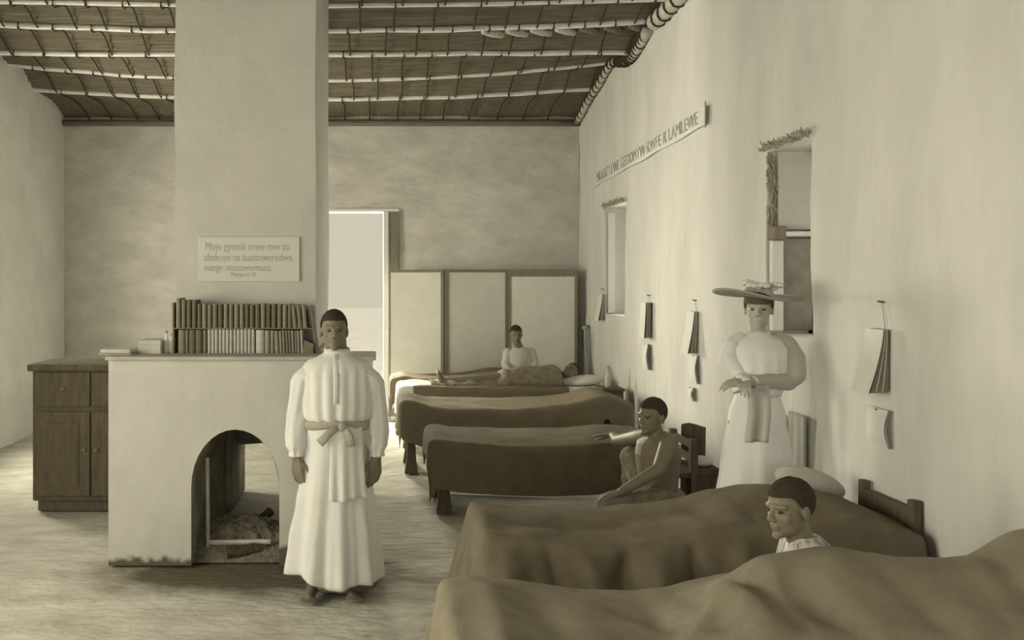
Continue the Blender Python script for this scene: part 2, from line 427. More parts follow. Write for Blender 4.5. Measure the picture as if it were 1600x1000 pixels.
# ---------------------------------------------------------------- fireplace with chimney
FY0, FY1, FX0, FX1, FZ = 5.36, 7.3, -1.61, -.03, 1.235
AX0, AX1 = -1.115, -.588                        # arch sides
ACX, ARX, ASZ, ARZ = (AX0 + AX1) / 2, (AX1 - AX0) / 2, .47, .345
BX0, BX1 = -1.112, -.6                           # rear opening
fp = thing('fireplace', 'whitewashed open-arched fireplace with tall square chimney in the middle of the ward', 'fireplace', ((FX0 + FX1) / 2, FY0, 0))
arch = [(AX0, 0)] + [(AX0, ASZ * k / 4) for k in range(1, 4)] + [(ACX - ARX * math.cos(PI * k / 16), ASZ + ARZ * math.sin(PI * k / 16)) for k in range(17)] + [(AX1, ASZ * k / 4) for k in (3, 2, 1)] + [(AX1, 0)]
def front_panel(y, flip):
    v = []; f = []
    n = len(arch); outer = []
    for (x, z) in arch:                          # project onto the outline of the face
        dx, dz = x - ACX, z - .3
        if z <= 0: p = (FX0 if dx < 0 else FX1, 0)
        else:
            t = 1e9
            if dx < 0: t = min(t, (FX0 - ACX) / dx)
            if dx > 0: t = min(t, (FX1 - ACX) / dx)
            if dz > 0: t = min(t, (FZ - .3) / dz)
            if dz < 0: t = min(t, -.3 / dz if abs(dx) > 1e-6 else 1e9)
            p = (ACX + dx * t, .3 + dz * t)
        outer.append(p)
    return outer
outer = front_panel(0, 0)
# corners of the rectangle must belong to the outline
mbf = MB(); n = len(arch)
def face_at(y, back):
    pts_in = [(x, y, z) for x, z in arch]; pts_out = [(x, y, z) for x, z in outer]
    v = pts_in + pts_out; f = []
    for i in range(n - 1):
        a, b, c, d = i, i + 1, n + i + 1, n + i
        o1, o2 = outer[i], outer[i + 1]
        if abs(o1[0] - o2[0]) > 1e-4 and abs(o1[1] - o2[1]) > 1e-4:      # edge turns a corner
            cx = FX0 if min(o1[0], o2[0]) <= FX0 + 1e-4 else FX1
            cz = FZ if max(o1[1], o2[1]) >= FZ - 1e-4 else 0
            v.append((cx, y, cz)); q = (a, b, c, len(v) - 1, d)
        else: q = (a, b, c, d)
        f.append(q if not back else tuple(reversed(q)))
    return v, f
v, f = face_at(FY0, False); mbf.add(v, f)
# outer shell: sides, top, back with the smaller opening
mbf.add([(FX0, FY0, 0), (FX0, FY1, 0), (FX0, FY1, FZ), (FX0, FY0, FZ)], [(0, 3, 2, 1)])
XS, YS = -.38, 5.74                              # the right shoulder is only a shallow wall
for (xa, ya), (xb, yb) in (((FX1, FY0), (FX1, YS)), ((FX1, YS), (XS, YS)), ((XS, YS), (XS, FY1))):
    mbf.add([(xa, ya, 0), (xb, yb, 0), (xb, yb, FZ), (xa, ya, FZ)], [(0, 1, 2, 3)])
mbf.add([(FX0, FY0, FZ), (FX1, FY0, FZ), (FX1, YS, FZ), (XS, YS, FZ), (XS, FY1, FZ), (FX0, FY1, FZ)], [(0, 1, 2, 3, 4, 5)])
mk('fire_body', mbf.vf(), 'limewash', fp)
def tun(u, v):
    i = u * (n - 1); k = min(n - 2, int(i)); t = i - k
    x = arch[k][0] + (arch[k + 1][0] - arch[k][0]) * t; z = arch[k][1] + (arch[k + 1][1] - arch[k][1]) * t
    return (x + .008 * nz(x * 6, v * 8, z * 6), FY0 + (FY1 - FY0) * v, z)
mk('fire_tunnel', grid(tun, n - 1, 8), 'soot', fp, smooth=True)
# rear wall: full pier at left of the opening, slanting throat above it
back = MB()
back.box(FX0, AX0, FY1 - .02, FY1, 0, FZ).box(AX1, XS, FY1 - .02, FY1, 0, FZ).box(FX0, XS, FY1 - .02, FY1, ASZ + ARZ, FZ)
mk('rear_face', back.vf(), 'limewash', fp)
thr = MB()
X0, X1 = AX0 - .02, AX1 + .02
thr.add([(X0, 6.9, .44), (X1, 6.9, .475), (X1, 6.9, .83), (X0, 6.9, .83), (X0, 7.2, .44), (X1, 7.2, .475), (X1, 7.2, .83), (X0, 7.2, .83)],
        [(0, 1, 2, 3), (7, 6, 5, 4), (0, 4, 5, 1), (3, 2, 6, 7), (0, 3, 7, 4), (1, 5, 6, 2)])
mk('throat', thr.vf(), 'soot', fp)
box('inner_pier', (-1.16, -1.075, 6.6, 7.28, 0, .82), 'soot', fp, .02)
# mantel slab, chimney breast
def slab(u, v):
    return None
mo = [(FX0 - .015, FY0 - .03), (FX1 + .02, FY0 - .03), (FX1 + .02, YS + .015), (XS + .015, YS + .015), (XS + .015, FY1 + .02), (FX0 - .015, FY1 + .02)]
mant = MB().add([(x, y, z) for z in (FZ - .005, 1.254) for x, y in mo], [tuple(range(5, -1, -1)), tuple(range(6, 12))] + [(k, (k + 1) % 6, (k + 1) % 6 + 6, k + 6) for k in range(6)])
mk('mantel', mant.vf(), 'mantel', fp)
bevel(fp.children[-1] if False else [c for c in fp.children if c.name.startswith('mantel')][0], .008)
def chim(u, v):
    t = u * 4; k = int(t) % 4; s = t - int(t)
    c = [(-1.305, 5.78), (-.40, 5.78), (-.40, 7.3), (-1.305, 7.3)]
    a, b = c[k], c[(k + 1) % 4]
    x = a[0] + (b[0] - a[0]) * s; y = a[1] + (b[1] - a[1]) * s; z = 1.25 + 3.6 * v
    r = .010
    return (x + r * nz(z * 1.2, k * 3 + 1, 2) , y + r * nz(z * 1.2, k * 3, 5), z)
mk('chimney', grid(chim, 40, 30, True), 'limewash', fp)
# fire irons: pale angle bar frame across the hearth
mk('fire_guard', MB().tube([(AX0 + .075, 5.5, .0), (AX0 + .07, 5.5, .62)], .012, 6).tube([(AX0 + .075, 5.5, .10), (AX0 + .46, 5.5, .105)], .016, 6).vf(), 'iron', fp)
# ashes and charred wood
ash = MB()
def ashf(u, v):
    x = AX0 + (AX1 - AX0) * u; y = 5.42 + .55 * v
    return (x, y, max(-.01, .21 * math.sin(PI * v) * (.55 + .45 * math.sin(PI * (u * .8 + .1))) + (.03 * nz(x * 16, y * 16) + .02 * nz(x * 40, y * 40)) * min(1, v * 5)))
a = mk('ash_heap', grid(ashf, 40, 40), 'ash', smooth=False, loc=(ACX, 5.65, 0)); tag(a, 'grey heap of ashes in the fireplace hearth', 'ashes'); a['kind'] = 'stuff'
LOGS = [((-.80, 5.55, .09), (-.62, 5.68, .15), .035, 'short charred log end on the ashes by the right arch side'),
        ((-1.0, 5.6, .11), (-.70, 5.72, .13), .028, 'thin charred branch lying across the hearth ashes'),
        ((-.78, 5.75, .14), (-.70, 5.85, .20), .03, 'black charred log stub rising at the back of the ashes'),
        ((-.92, 5.45, .05), (-.72, 5.5, .06), .04, 'thick burnt log at the front of the hearth')]
for p, q, r, lb in LOGS:
    p, q = Vector(p), Vector(q)
    pts = [p.lerp(q, k / 5) + Vector((0, 0, .012 * nz(k * .7, r * 90))) for k in range(6)]
    tag(mk('log', MB().tube(pts, [r * (1 + .2 * nz(k, r * 70)) for k in range(6)], 8).vf(), 'char', loc=p), lb, 'firewood', 'burnt logs in the hearth')

# plaque with lettering on the chimney breast
def text(name, s, size, m, loc, rot, parent, depth=.001, sx=1.0, align='LEFT'):
    cu = bpy.data.curves.new(name, 'FONT'); cu.body = s; cu.size = size; cu.extrude = depth; cu.align_x = align
    o = bpy.data.objects.new(name, cu); C.objects.link(o)
    o.location = Vector(loc) - wloc(parent); o.rotation_euler = rot; o.scale = (sx, 1, 1); o.parent = parent
    cu.materials.append(M[m])
    me = bpy.data.meshes.new_from_object(o.evaluated_get(bpy.context.evaluated_depsgraph_get())); me.name = name
    n_ = bpy.data.objects.new(name, me); C.objects.link(n_); n_.location = o.location; n_.rotation_euler = rot; n_.scale = (sx, 1, 1); n_.parent = parent; n_['kind'] = 'stuff'
    bpy.data.objects.remove(o); bpy.data.curves.remove(cu)
    return n_
YP = 5.763
px = lambda p, y: (p - CX) * y / F
pz = lambda q, y: EYE - (q - CY) * y / F
pq = thing('text_plaque', 'faded pale text placard with four lettered lines on the chimney breast', 'placard', (px(385, YP), YP, pz(440, YP)))
box('board', (px(310, YP), px(468, YP), YP, YP + .012, pz(440, YP), pz(370, YP)), 'plaque', pq, .003)
for (s, x, y, sz, sx) in (('Muje gyendi mwe mw za', 320, 390.5, 17.5, .78), ('abakoye na bazitoweredwa', 319, 407.5, 17, .76), ('nange nnazawumuza.', 319, 423, 16.5, .79), ('Matayo xi 28', 361, 431.5, 9, .85)):
    text('lettering', s, sz * YP / F * .97, 'ink', (px(x, YP), YP - .0008, pz(y, YP)), (PI / 2, 0, 0), pq, .0006, sx)

# ---------------------------------------------------------------- books, jars on the mantel
BY = 5.545; BZ = 1.254; SH = 1.254 + .153
rack = thing('book_rack', 'low two-tier wooden book rack standing on the mantel', 'shelf', (px(380, BY), BY + .1, BZ))
box('shelf', (px(271, BY), px(491, BY), BY + .005, BY + .2, SH, SH + .006), 'mid_wood', rack)
box('upright', (px(270, BY) - .006, px(271, BY), BY + .01, BY + .2, BZ, pz(473, BY)), 'mid_wood', rack)
rp = MB().add([(px(492, BY), BY + .02, BZ), (px(496, BY), BY + .02, BZ), (px(485, BY), BY + .02, pz(478, BY)), (px(483, BY), BY + .02, pz(478, BY)),
               (px(492, BY), BY + .2, BZ), (px(496, BY), BY + .2, BZ), (px(485, BY), BY + .2, pz(478, BY)), (px(483, BY), BY + .2, pz(478, BY))],
              [(0, 1, 2, 3), (7, 6, 5, 4), (0, 4, 5, 1), (1, 5, 6, 2), (2, 6, 7, 3), (3, 7, 4, 0)])
mk('upright', rp.vf(), 'mid_wood', rack)
def book(x0, x1, z0, z1, y, dep, m, label, group, lean=0.0, spine='dark'):
    wd = x1 - x0
    mb = MB(); prof = [(x0, dep), (x0, .012), (x0 + wd * .15, .004), (x0 + wd * .35, 0), (x0 + wd * .65, 0), (x0 + wd * .85, .004), (x1, .012), (x1, dep)]
    k = len(prof)
    sh = lambda z: lean * (z - z0)
    v = [(a + sh(z), y + b, z) for z in (z0, z1) for a, b in prof]
    f = [(i, i + 1, k + i + 1, k + i) for i in range(k - 1)] + [tuple(range(k - 1, -1, -1)), tuple(range(k, 2 * k))]
    f.append((k - 1, 0, k, 2 * k - 1))
    b = mk('book', mb.add(v, f).vf(), m, loc=((x0 + x1) / 2, y, z0))
    mk('pages', MB().box(x0 + wd * .14 + sh((z0 + z1) / 2), x1 - wd * .14 + sh((z0 + z1) / 2), y + .012, y + dep + .001, z0 + .004, z1 + .0006).vf(), 'ticking', b)
    return tag(b, label, 'book', group)
x = 274.0; i = 0
ub = []
while x < 478:
    wpx = R.uniform(7.6, 8.8); ub.append((x, min(x + wpx, 482))); x += wpx
for i, (a, b) in enumerate(ub):
    top = 466 if i == 0 else (468 + R.random() if i < 4 else 474.5 + 1.6 * R.random() + .004 * (a - 300))
    lean = 0 if i < len(ub) - 3 else -.10
    book(px(a, BY) + .002, px(b - .9, BY), SH + .0065, pz(top, BY), BY + .006 * R.random(), .15, 'book%d' % R.choice([0, 1, 1, 2, 3, 0]),
         '%s dark-backed book from the left end of the upper shelf row' % ORD[i], 'books in the upper row on the mantel', lean)
lb = []
x = 276.0
for wpx in (12, 5, 11, 11, 7): lb.append((x, x + wpx, R.choice([1, 2, 0]), 516)); x += wpx
x = 322.5
for k in range(13): lb.append((x, x + 5.7, 5 if k % 1 == 0 else 4, 515)); x += 5.75
lb.append((398, 412, 5, 516))
x = 412.5
for wpx in (9, 6, 8, 5, 4, 5, 4, 5, 4): lb.append((x, x + wpx, R.choice([2, 4, 2, 4]), 516 + R.random() * 2)); x += wpx + .2
lb.append((463, 469, 4, 517)); lb.append((469.5, 474, 5, 516))
for i, (a, b, c, top) in enumerate(lb):
    lean = -.05 if 425 < a < 475 else 0
    z1 = min(pz(top, BY), SH - .003)
    book(px(a, BY) + .0012 - lean * .1 * 0, px(b, BY) - .0012, BZ + .0005, z1, BY + .02 + .006 * R.random(), .13, 'book%d' % c,
         '%s %s book from the left end of the lower shelf row' % (ORD[i], {5: 'pale-spined', 4: 'greyish', 2: 'brown', 1: 'dark brown', 0: 'darkest'}[c]), 'books in the lower row on the mantel', lean)
# dark cloth-bound volume lying slantwise at the end of the row
bk = MB(); 
tag(mk('book', MB().add([(px(473, BY), BY, BZ), (px(489, BY), BY, BZ), (px(490, BY), BY, BZ + .06), (px(475, BY), BY, BZ + .085),
     (px(473, BY), BY + .13, BZ), (px(489, BY), BY + .13, BZ), (px(490, BY), BY + .13, BZ + .06), (px(475, BY), BY + .13, BZ + .085)],
     [(0, 1, 2, 3), (7, 6, 5, 4), (0, 4, 5, 1), (1, 5, 6, 2), (2, 6, 7, 3), (3, 7, 4, 0)]).vf(), 'book1', loc=(px(480, BY), BY, BZ)),
    'squat dark book tilted at the right end of the lower shelf row', 'book', 'books in the lower row on the mantel')
def lathe(prof, c, seg=14):
    v = []; f = []
    for r, z in prof:
        for k in range(seg): v.append((c[0] + r * math.cos(2 * PI * k / seg), c[1] + r * math.sin(2 * PI * k / seg), c[2] + z))
    for j in range(len(prof) - 1):
        for k in range(seg):
            k2 = (k + 1) % seg; f.append((j * seg + k, j * seg + k2, (j + 1) * seg + k2, (j + 1) * seg + k))
    f.append(tuple(range(seg - 1, -1, -1))); f.append(tuple((len(prof) - 1) * seg + k for k in range(seg)))
    return v, f
for (p, h, lb_) in ((260, .135, 'pale slim bottle at the far left of the book row'), (268.0, .115, 'shorter pale bottle touching the left end of the book row')):
    c = (px(p, 5.6), 5.6, BZ); t = thing('bottle', lb_, 'bottle', c, 'bottles beside the books')
    mk('glass_body', lathe([(.013, 0), (.014, .01), (.014, h * .6), (.008, h * .78), (.007, h * .92)], c), 'flower', t, smooth=True)
    mk('stopper', lathe([(.008, h * .9), (.009, h), (.006, h + .006)], c), 'sash', t)
t = thing('paper_box', 'flat pale box lying on the mantel left of the bottles', 'box', (px(240, 5.6), 5.6, BZ))
box('carton', (px(222, 5.6), px(255, 5.6), 5.53, 5.72, BZ, BZ + .055), 'ticking', t, .003)
box('lid', (px(221, 5.6), px(256, 5.6), 5.525, 5.725, BZ + .055, BZ + .085), 'grey_cloth', t, .003)
t = thing('open_ledger', 'thin pale ledger lying open at the left end of the mantel', 'book', (px(190, 5.6), 5.6, BZ))
box('cover', (px(166, 5.6), px(216, 5.6), 5.44, 5.64, BZ, BZ + .008), 'sash', t, .002)
box('pages', (px(168, 5.6), px(214, 5.6), 5.45, 5.63, BZ + .008, BZ + .035), 'ticking', t, .008)

# ---------------------------------------------------------------- dark cupboard behind the fireplace, at left
cb = thing('cupboard', 'dark low wooden cupboard standing left behind the fireplace', 'cupboard', (-2.3, 6.62, 0))
cx0, cx1, cy0, cy1, cz = -2.55, -1.68, 6.62, 7.1, 1.09
box('carcass', (cx0, cx1, cy0, cy1, .08, cz - .05), 'dark_wood', cb, .008)
box('top', (cx0 - .03, cx1 + .03, cy0 - .03, cy1 + .01, cz - .05, cz), 'dark_wood', cb, .01)
box('plinth', (cx0 + .03, cx1 - .03, cy0 + .03, cy1, 0, .08), 'dark_wood', cb)
mid = (cx0 + cx1) / 2
for k, (a, b) in enumerate(((cx0 + .03, mid - .005), (mid + .005, cx1 - .03))):
    d = box('door', (a, b, cy0 - .022, cy0, .12, .74), 'dark_wood', cb, .006)
    box('door_panel', (a + .08, b - .08, cy0 - .03, cy0 - .02, .2, .66), 'dark_wood', d, .006)
    mk('knob', lathe([(.012, 0), (.018, .01), (.014, .022)], ((b - .04) if k == 0 else (a + .04), cy0 - .03, .45)), 'mid_wood', d)
    d = box('drawer', (a, b, cy0 - .022, cy0, .78, 1.03), 'dark_wood', cb, .006)
    mk('knob', lathe([(.012, 0), (.018, .01), (.014, .022)], ((a + b) / 2, cy0 - .03, .9)), 'mid_wood', d)

# ---------------------------------------------------------------- folding screen
scr = thing('folding_screen', 'white cloth folding screen with dark wooden frame before the back wall', 'screen', (px(760, 10.7), 10.75, 0))
PX = [(608, 10.85), (694, 10.66), (794, 10.80), (903, 10.66)]
SP = [Vector((px(p, y), y, 0)) for p, y in PX]
zt = 1.845
def bar(a, b, wd, h0, h1):
    d = (b - a).normalized(); nrm = Vector((-d.y, d.x, 0)) * wd
    v = [a + nrm, a - nrm, b - nrm, b + nrm]
    return [Vector((p.x, p.y, z)) for z in (h0, h1) for p in v], [(3, 2, 1, 0), (4, 5, 6, 7), (0, 1, 5, 4), (1, 2, 6, 5), (2, 3, 7, 6), (3, 0, 4, 7)]
for k in range(3):
    a, b = SP[k], SP[k + 1]; d = (b - a).normalized(); a = a + d * .004; b = b - d * .004
    frm = MB(); th = .035 if k < 2 else .085
    frm.add(*bar(a, b, .012, zt - th, zt)); frm.add(*bar(a, b, .012, .12, .17))
    e = .05 if k == 1 else .03
    if k > 0: frm.add(*bar(a, a + d * e, .0125, 0, zt + .002))
    else: frm.add(*bar(a, a + d * .01, .0125, 0, zt - .03))
    frm.add(*bar(b - d * (.035), b, .0125, 0, zt + .002))
    fo = mk('frame', frm.vf(), 'screen_wood', scr)
    mk('cloth_panel', MB().add(*bar(a + d * .008, b - d * .008, .004, .15, zt - .02)).vf(), 'screen_cloth', scr)

# ---------------------------------------------------------------- cots
def cot(label, x0, x1, y0, y1, zt, legs=True):
    t = thing('cot', label, 'bed', ((x0 + x1) / 2, (y0 + y1) / 2, 0), 'cots along the right wall')
    zr = zt - .15
    i = .03
    for (lx, ly) in ((x0 + .06, y0 + .05), (x0 + .06, y1 - .05), (x1 - .08, y0 + .05), (x1 - .08, y1 - .05)):
        mb = MB(); s = [(.062, 0), (.058, .015), (.042, .12), (.036, .25), (.038, zr - .06), (.04, zr)]
        v = []; f = []
        for r, z in s:
            v += [(lx - r, ly - r, z), (lx + r, ly - r, z), (lx + r, ly + r, z), (lx - r, ly + r, z)]
        for j in range(len(s) - 1):
            for k in range(4):
                k2 = (k + 1) % 4; f.append((j * 4 + k, j * 4 + k2, j * 4 + 4 + k2, j * 4 + 4 + k))
        f += [(3, 2, 1, 0), tuple(len(v) - 4 + k for k in range(4))]
        bevel(mk('leg', (v, f), 'dark_wood', t), .005)
    for y in (y0 + .05, y1 - .05):
        box('side_rail', (x0 + .03, x1 - .03, y - .025, y + .025, zr - .08, zr), 'dark_wood', t, .005)
    for x in (x0 + .05, x1 - .06):
        box('end_rail', (x - .025, x + .025, y0 + .07, y1 - .07, zr - .08, zr), 'dark_wood', t, .005)
    return t
def mattress(t, x0, x1, y0, y1, z0, z1, m='ticking'):
    o = box('mattress', (x0 + .03, x1 - .03, y0 + .025, y1 - .025, z0, z1), m, t, .02); return o
def drape(name, x0, x1, y0, y1, hf, dl, dn, df, m, seed, dr=0.0, flare=.05, wr=.012, res=.03, corner=1.0, th=.008, zmin=.012, fold=.022, parent=None, label=None, cat=None, group=None, dnf=None, creases=()):
    """a blanket laid over the box x0..x1 / y0..y1; hf(x,y)=top height; hangs dl left, dr right, dn near, df far"""
    L = (dl + dr + x1 - x0); Wd = (dn + df + y1 - y0)
    nu = int(L / res); nv = int(Wd / res)
    rr = .035
    def fn(u, v):
        a = x0 - dl + L * u; b = y0 - dn + Wd * v
        ex = (x0 - a) if a < x0 else ((a - x1) if a > x1 else 0); sx = -1 if a < x0 else 1
        ey = (y0 - b) if b < y0 else ((b - y1) if b > y1 else 0); sy = -1 if b < y0 else 1
        cx = min(max(a, x0), x1); cy = min(max(b, y0), y1)
        z = hf(cx, cy)
        if dnf and b < y0: ey *= dnf(cx)
        e = math.hypot(ex, ey) if (ex and ey) else (ex or ey)
        x, y = cx, cy
        if e > 0:
            dx, dy = (sx * ex / e, sy * ey / e)
            if ex and ey: e = e * corner
            k = min(e, rr * PI / 2) / rr
            out = rr * math.sin(k); dz = rr * (1 - math.cos(k)); rest = max(0, e - rr * PI / 2)
            # folds in the hang
            s = a if ey else b
            q = nz(s * 4.2 + seed, seed * 1.7, e * .8)
            q2 = nz(s * 9 + seed * 3, seed, e * .5)
            sw = sstep(.03, .3, e)
            out += flare * rest + sw * (fold * q + fold * .5 * q2)
            if ey:
                for xc, sl, wd, am in creases: out += sstep(.0, .16, e) * am * .8 * math.exp(-((a - xc - sl * e) / wd) ** 2)
            x += dx * out; y += dy * out; z -= dz + rest * .985
            if ex and ey: x += -.0; 
            z = max(z, zmin + .004 * q2)
        z += wr * nz(a * 3.3 + seed, b * 4.1, seed) * (1 if not e else .3) + wr * .5 * nz(a * 8 + seed, b * 7, seed + 4) * (1 if not e else .2)
        return (x, y, z)
    o = mk(name, grid(fn, nu, nv), m, parent, smooth=True, loc=None if parent else ((x0 + x1) / 2, (y0 + y1) / 2, 0))
    solid(o, th, 1.0)
    md = o.modifiers.new('sub', 'SUBSURF'); md.levels = 1; md.render_levels = 1
    if label: tag(o, label, cat, group)
    return o
def bumpf(x, c, w_): return math.exp(-((x - c) / w_) ** 2)

# cot A, nearest: grey blanket over a child's raised knees
ZA = .545
A0, A1, AY0, AY1 = .30, 2.43, 2.78, 3.42
ca = cot('nearest cot, under the grey blanket, child sitting in it', A0, A1, AY0, AY1, ZA)
mattress(ca, A0, A1, AY0, AY1, ZA - .15, ZA - .085)
def hA(x, y):
    t = (y - AY0) / (AY1 - AY0)
    z = ZA + .012
    z -= .05 * math.exp(-((x - 1.0) / .35) ** 2) * (.3 + .7 * t)
    z += .016 * bumpf(x, .36, .10)
    prof = lerp([(.95, 0), (1.08, .06), (1.2, .17), (1.32, .225), (1.5, .235), (1.72, .215), (1.86, .205), (1.93, .20), (2.05, .235), (2.2, .30), (2.43, .34)], x)
    yc = math.exp(-((y - 3.02) / .21) ** 2)
    z += prof * (.15 + .85 * yc)
    z += .05 * bumpf(x + (y - 3.0) * .6, 1.12, .07) * bumpf(y, 2.86, .12) - .04 * bumpf(x + (y - 3) * .5, 1.30, .06) * bumpf(y, 2.85, .1)
    def crease(p, q, wd, d):
        a, b_ = Vector(p), Vector(q); ab = b_ - a; k = max(0, min(1, (Vector((x, y)) - a).dot(ab) / ab.length_squared))
        return d * math.exp(-((Vector((x, y)) - a - ab * k).length / wd) ** 2) * (.35 + .65 * math.sin(PI * (.15 + .7 * k)))
    z -= crease((1.20, 3.02), (1.33, 2.70), .035, .045) + crease((1.36, 2.90), (1.56, 2.70), .03, .03) + crease((1.62, 3.0), (1.80, 2.7), .04, .025) + crease((2.02, 3.1), (2.1, 2.7), .05, .03)
    z += crease((.97, 2.84), (1.16, 2.96), .03, .035) + crease((1.0, 2.82), (1.2, 2.78), .025, .03) + crease((.42, 3.3), (.40, 2.78), .05, .02)
    z -= crease((.55, 3.3), (.60, 2.78), .06, .02) + crease((.80, 3.2), (1.05, 2.95), .05, .02)
    return z
drape('blanket', A0 - .03, A1 + .02, AY0 - .01, AY1 + .01, hA, .5, .5, .3, 'wool_grey', 3.1, flare=.22, wr=.02, fold=.06,
      label='grey wool blanket over the nearest cot and the child sitting in it', cat='blanket', group='blankets on the cots')
# cot B
ZB = .55
B0, B1, BY0, BY1 = .53, 2.42, 4.02, 4.55
cb2 = cot('second cot from the camera, brown blanket bulging at the wall end', B0, B1, BY0, BY1, ZB)
mattress(cb2, B0, B1, BY0, BY1, ZB - .15, ZB - .085)
def hB(x, y):
    t = (y - BY0) / (BY1 - BY0)
    z = ZB + .01 - .035 * bumpf(x, 1.0, .3) * (1 - t * .3) + .014 * bumpf(x, .5, .08)
    z += lerp([(1.3, 0), (1.5, .03), (1.7, .085), (1.9, .115), (2.1, .12), (2.25, .09), (2.42, .01)], x) * (.55 + .45 * math.exp(-((t - .75) / .4) ** 2))
    z -= .02 * bumpf(y - .12 * (x - .9), 4.25, .06) * bumpf(x, .9, .35)
    return z
drape('blanket', B0 - .03, B1 + .01, BY0 - .01, BY1 + .02, hB, .44, .5, .3, 'wool_brown', 8.3, flare=.24, wr=.02, fold=.05, res=.02, creases=((.58, .0, .06, .05), (.74, .25, .035, -.05), (.90, .35, .05, .04), (1.12, -.35, .04, -.05), (1.10, .0, .03, -.03), (1.24, .0, .06, .05), (1.38, .12, .03, -.04), (1.62, .0, .05, .04)),
      label='brown wool blanket with deep hanging folds over the second cot', cat='blanket', group='blankets on the cots')
t = thing('pillow', 'pale pillow propped at the wall end of the second cot', 'pillow', (2.2, 4.5, .6))
pm = MB().ell((2.22, 4.60, .665), (.19, .05, .075), Matrix.Rotation(.3, 3, 'Y'))
mk('pillow_case', pm.vf(), 'ticking', t, smooth=True)
# head board of cot B
hb = MB()
for y in (4.10, 4.52): box('head_post', (2.435, 2.475, y - .025, y + .025, 0, .70), 'dark_wood', cb2, .005)
box('head_board', (2.44, 2.47, 4.1, 4.52, .45, .66), 'dark_wood', cb2, .01)
# cot D
ZD = .53
D0, D1, DY0, DY1 = .43, 2.02, 6.56, 7.14
cd = cot('third cot from the camera, darkest blanket, pale mat rolled beneath', D0, D1, DY0, DY1, ZD)
mattress(cd, D0, D1, DY0, DY1, ZD - .15, ZD - .085)
def hD(x, y):
    t = (y - DY0) / (DY1 - DY0)
    return ZD + .02 * bumpf(x, .46, .08) * (.4 + .6 * t) - .045 * math.sin(PI * min(1, max(0, (x - D0) / (D1 - D0)))) * (1 - .75 * t) + .02 * bumpf(x, 1.75, .2) * t + .008
drape('blanket', D0 - .02, D1 + .01, DY0 - .01, DY1 + .01, hD, .20, .375, .25, 'wool_dark', 5.7, flare=.07, wr=.012, fold=.022, corner=1.12,
      label='darkest wool blanket hanging almost to the floor, over the third cot', cat='blanket', group='blankets on the cots')
rl = MB(); n = 14
rp_ = [Vector((.50, 6.76, .055)).lerp(Vector((1.75, 6.34, .078)), k / n) for k in range(n + 1)]
ro = mk('rolled_mat', rl.tube(rp_, [(.044 + .022 * k / n) * (1 + .05 * nz(k * .8, 3)) for k in range(n + 1)], 12).vf(), 'mat_roll', smooth=True, loc=rp_[0])
tag(ro, 'long pale rolled sleeping mat lying under the third cot', 'mat')
# cot E
ZE = .615
E0, E1, EY0, EY1 = .24, 2.2, 7.93, 8.5
ce = cot('fourth cot from the camera, dark blanket hanging over both ends', E0, E1, EY0, EY1, ZE)
mattress(ce, E0, E1, EY0, EY1, ZE - .15, ZE - .085)
def hE(x, y):
    t = (y - EY0) / (EY1 - EY0)
    return ZE + .03 * bumpf(x, .28, .10) - .05 * math.sin(PI * min(1, max(0, (x - E0) / 1.5)) if x < 1.74 else 0) * (1 - .6 * t) + .075 * bumpf(x, 2.0, .18)
drape('blanket', E0 - .02, E1 + .02, EY0 - .01, EY1 + .01, hE, .34, .385, .25, 'wool_umber', 2.9, dr=.33, flare=.02, wr=.012, fold=.015, corner=.85,
      label='dark umber blanket draped over both ends of the fourth cot', cat='blanket', group='blankets on the cots', dnf=lambda x: 1 - .45 * bumpf(x, 2.02, .07))
# cot F with a sheet, a dark blanket and a lying patient
ZF = .60
F0, F1, FY0_, FY1_ = .26, 2.36, 9.16, 9.74
cf = cot('fifth cot from the camera, pale sheet, patient lying on it', F0, F1, FY0_, FY1_, ZF)
mattress(cf, F0, F1, FY0_, FY1_, ZF - .15, ZF - .085)
drape('sheet', F0 - .02, F1, FY0_ - .008, FY1_ + .01, lambda x, y: ZF + .008 + .02 * bumpf(x, .4, .15), .3, .12, .2, 'linen', 6.1, flare=.04, wr=.016, fold=.02,
      label='pale rumpled sheet showing at the foot of the fifth cot', cat='sheet')
drape('blanket', F0 + .10, 1.95, FY0_ - .022, FY0_ + .06, lambda x, y: ZF + .02 + .012 * bumpf(x, .5, .2), .0, .36, .0, 'wool_umber', 4.4, flare=.0, wr=.006, fold=.008,
      label='dark blanket hung along the near side of the fifth cot', cat='blanket', group='blankets on the cots')
t = thing('pillow', 'white striped pillow under the head of the lying patient', 'pillow', (2.1, 9.45, .62))
mk('pillow_case', MB().ell((2.13, 9.42, .66), (.24, .21, .055), Matrix.Rotation(-.10, 3, 'Y')).vf(), 'linen', t, smooth=True)
# cot G
ZG = .60
G0, G1, GY0, GY1 = .20, 2.3, 10.0, 10.5
cg = cot('farthest cot, close to the folding screen', G0, G1, GY0, GY1, ZG)
mattress(cg, G0, G1, GY0, GY1, ZG - .15, ZG - .085)
drape('blanket', G0 - .02, G1, GY0 - .01, GY1 + .01, lambda x, y: ZG + .012 + .03 * bumpf(x, .28, .09) + .075 * bumpf(x, 1.35, .3), .28, .3, .25, 'wool_umber', 7.7, flare=.03, wr=.012, fold=.015,
      label='dark blanket on the farthest cot, where a patient sits', cat='blanket', group='blankets on the cots')

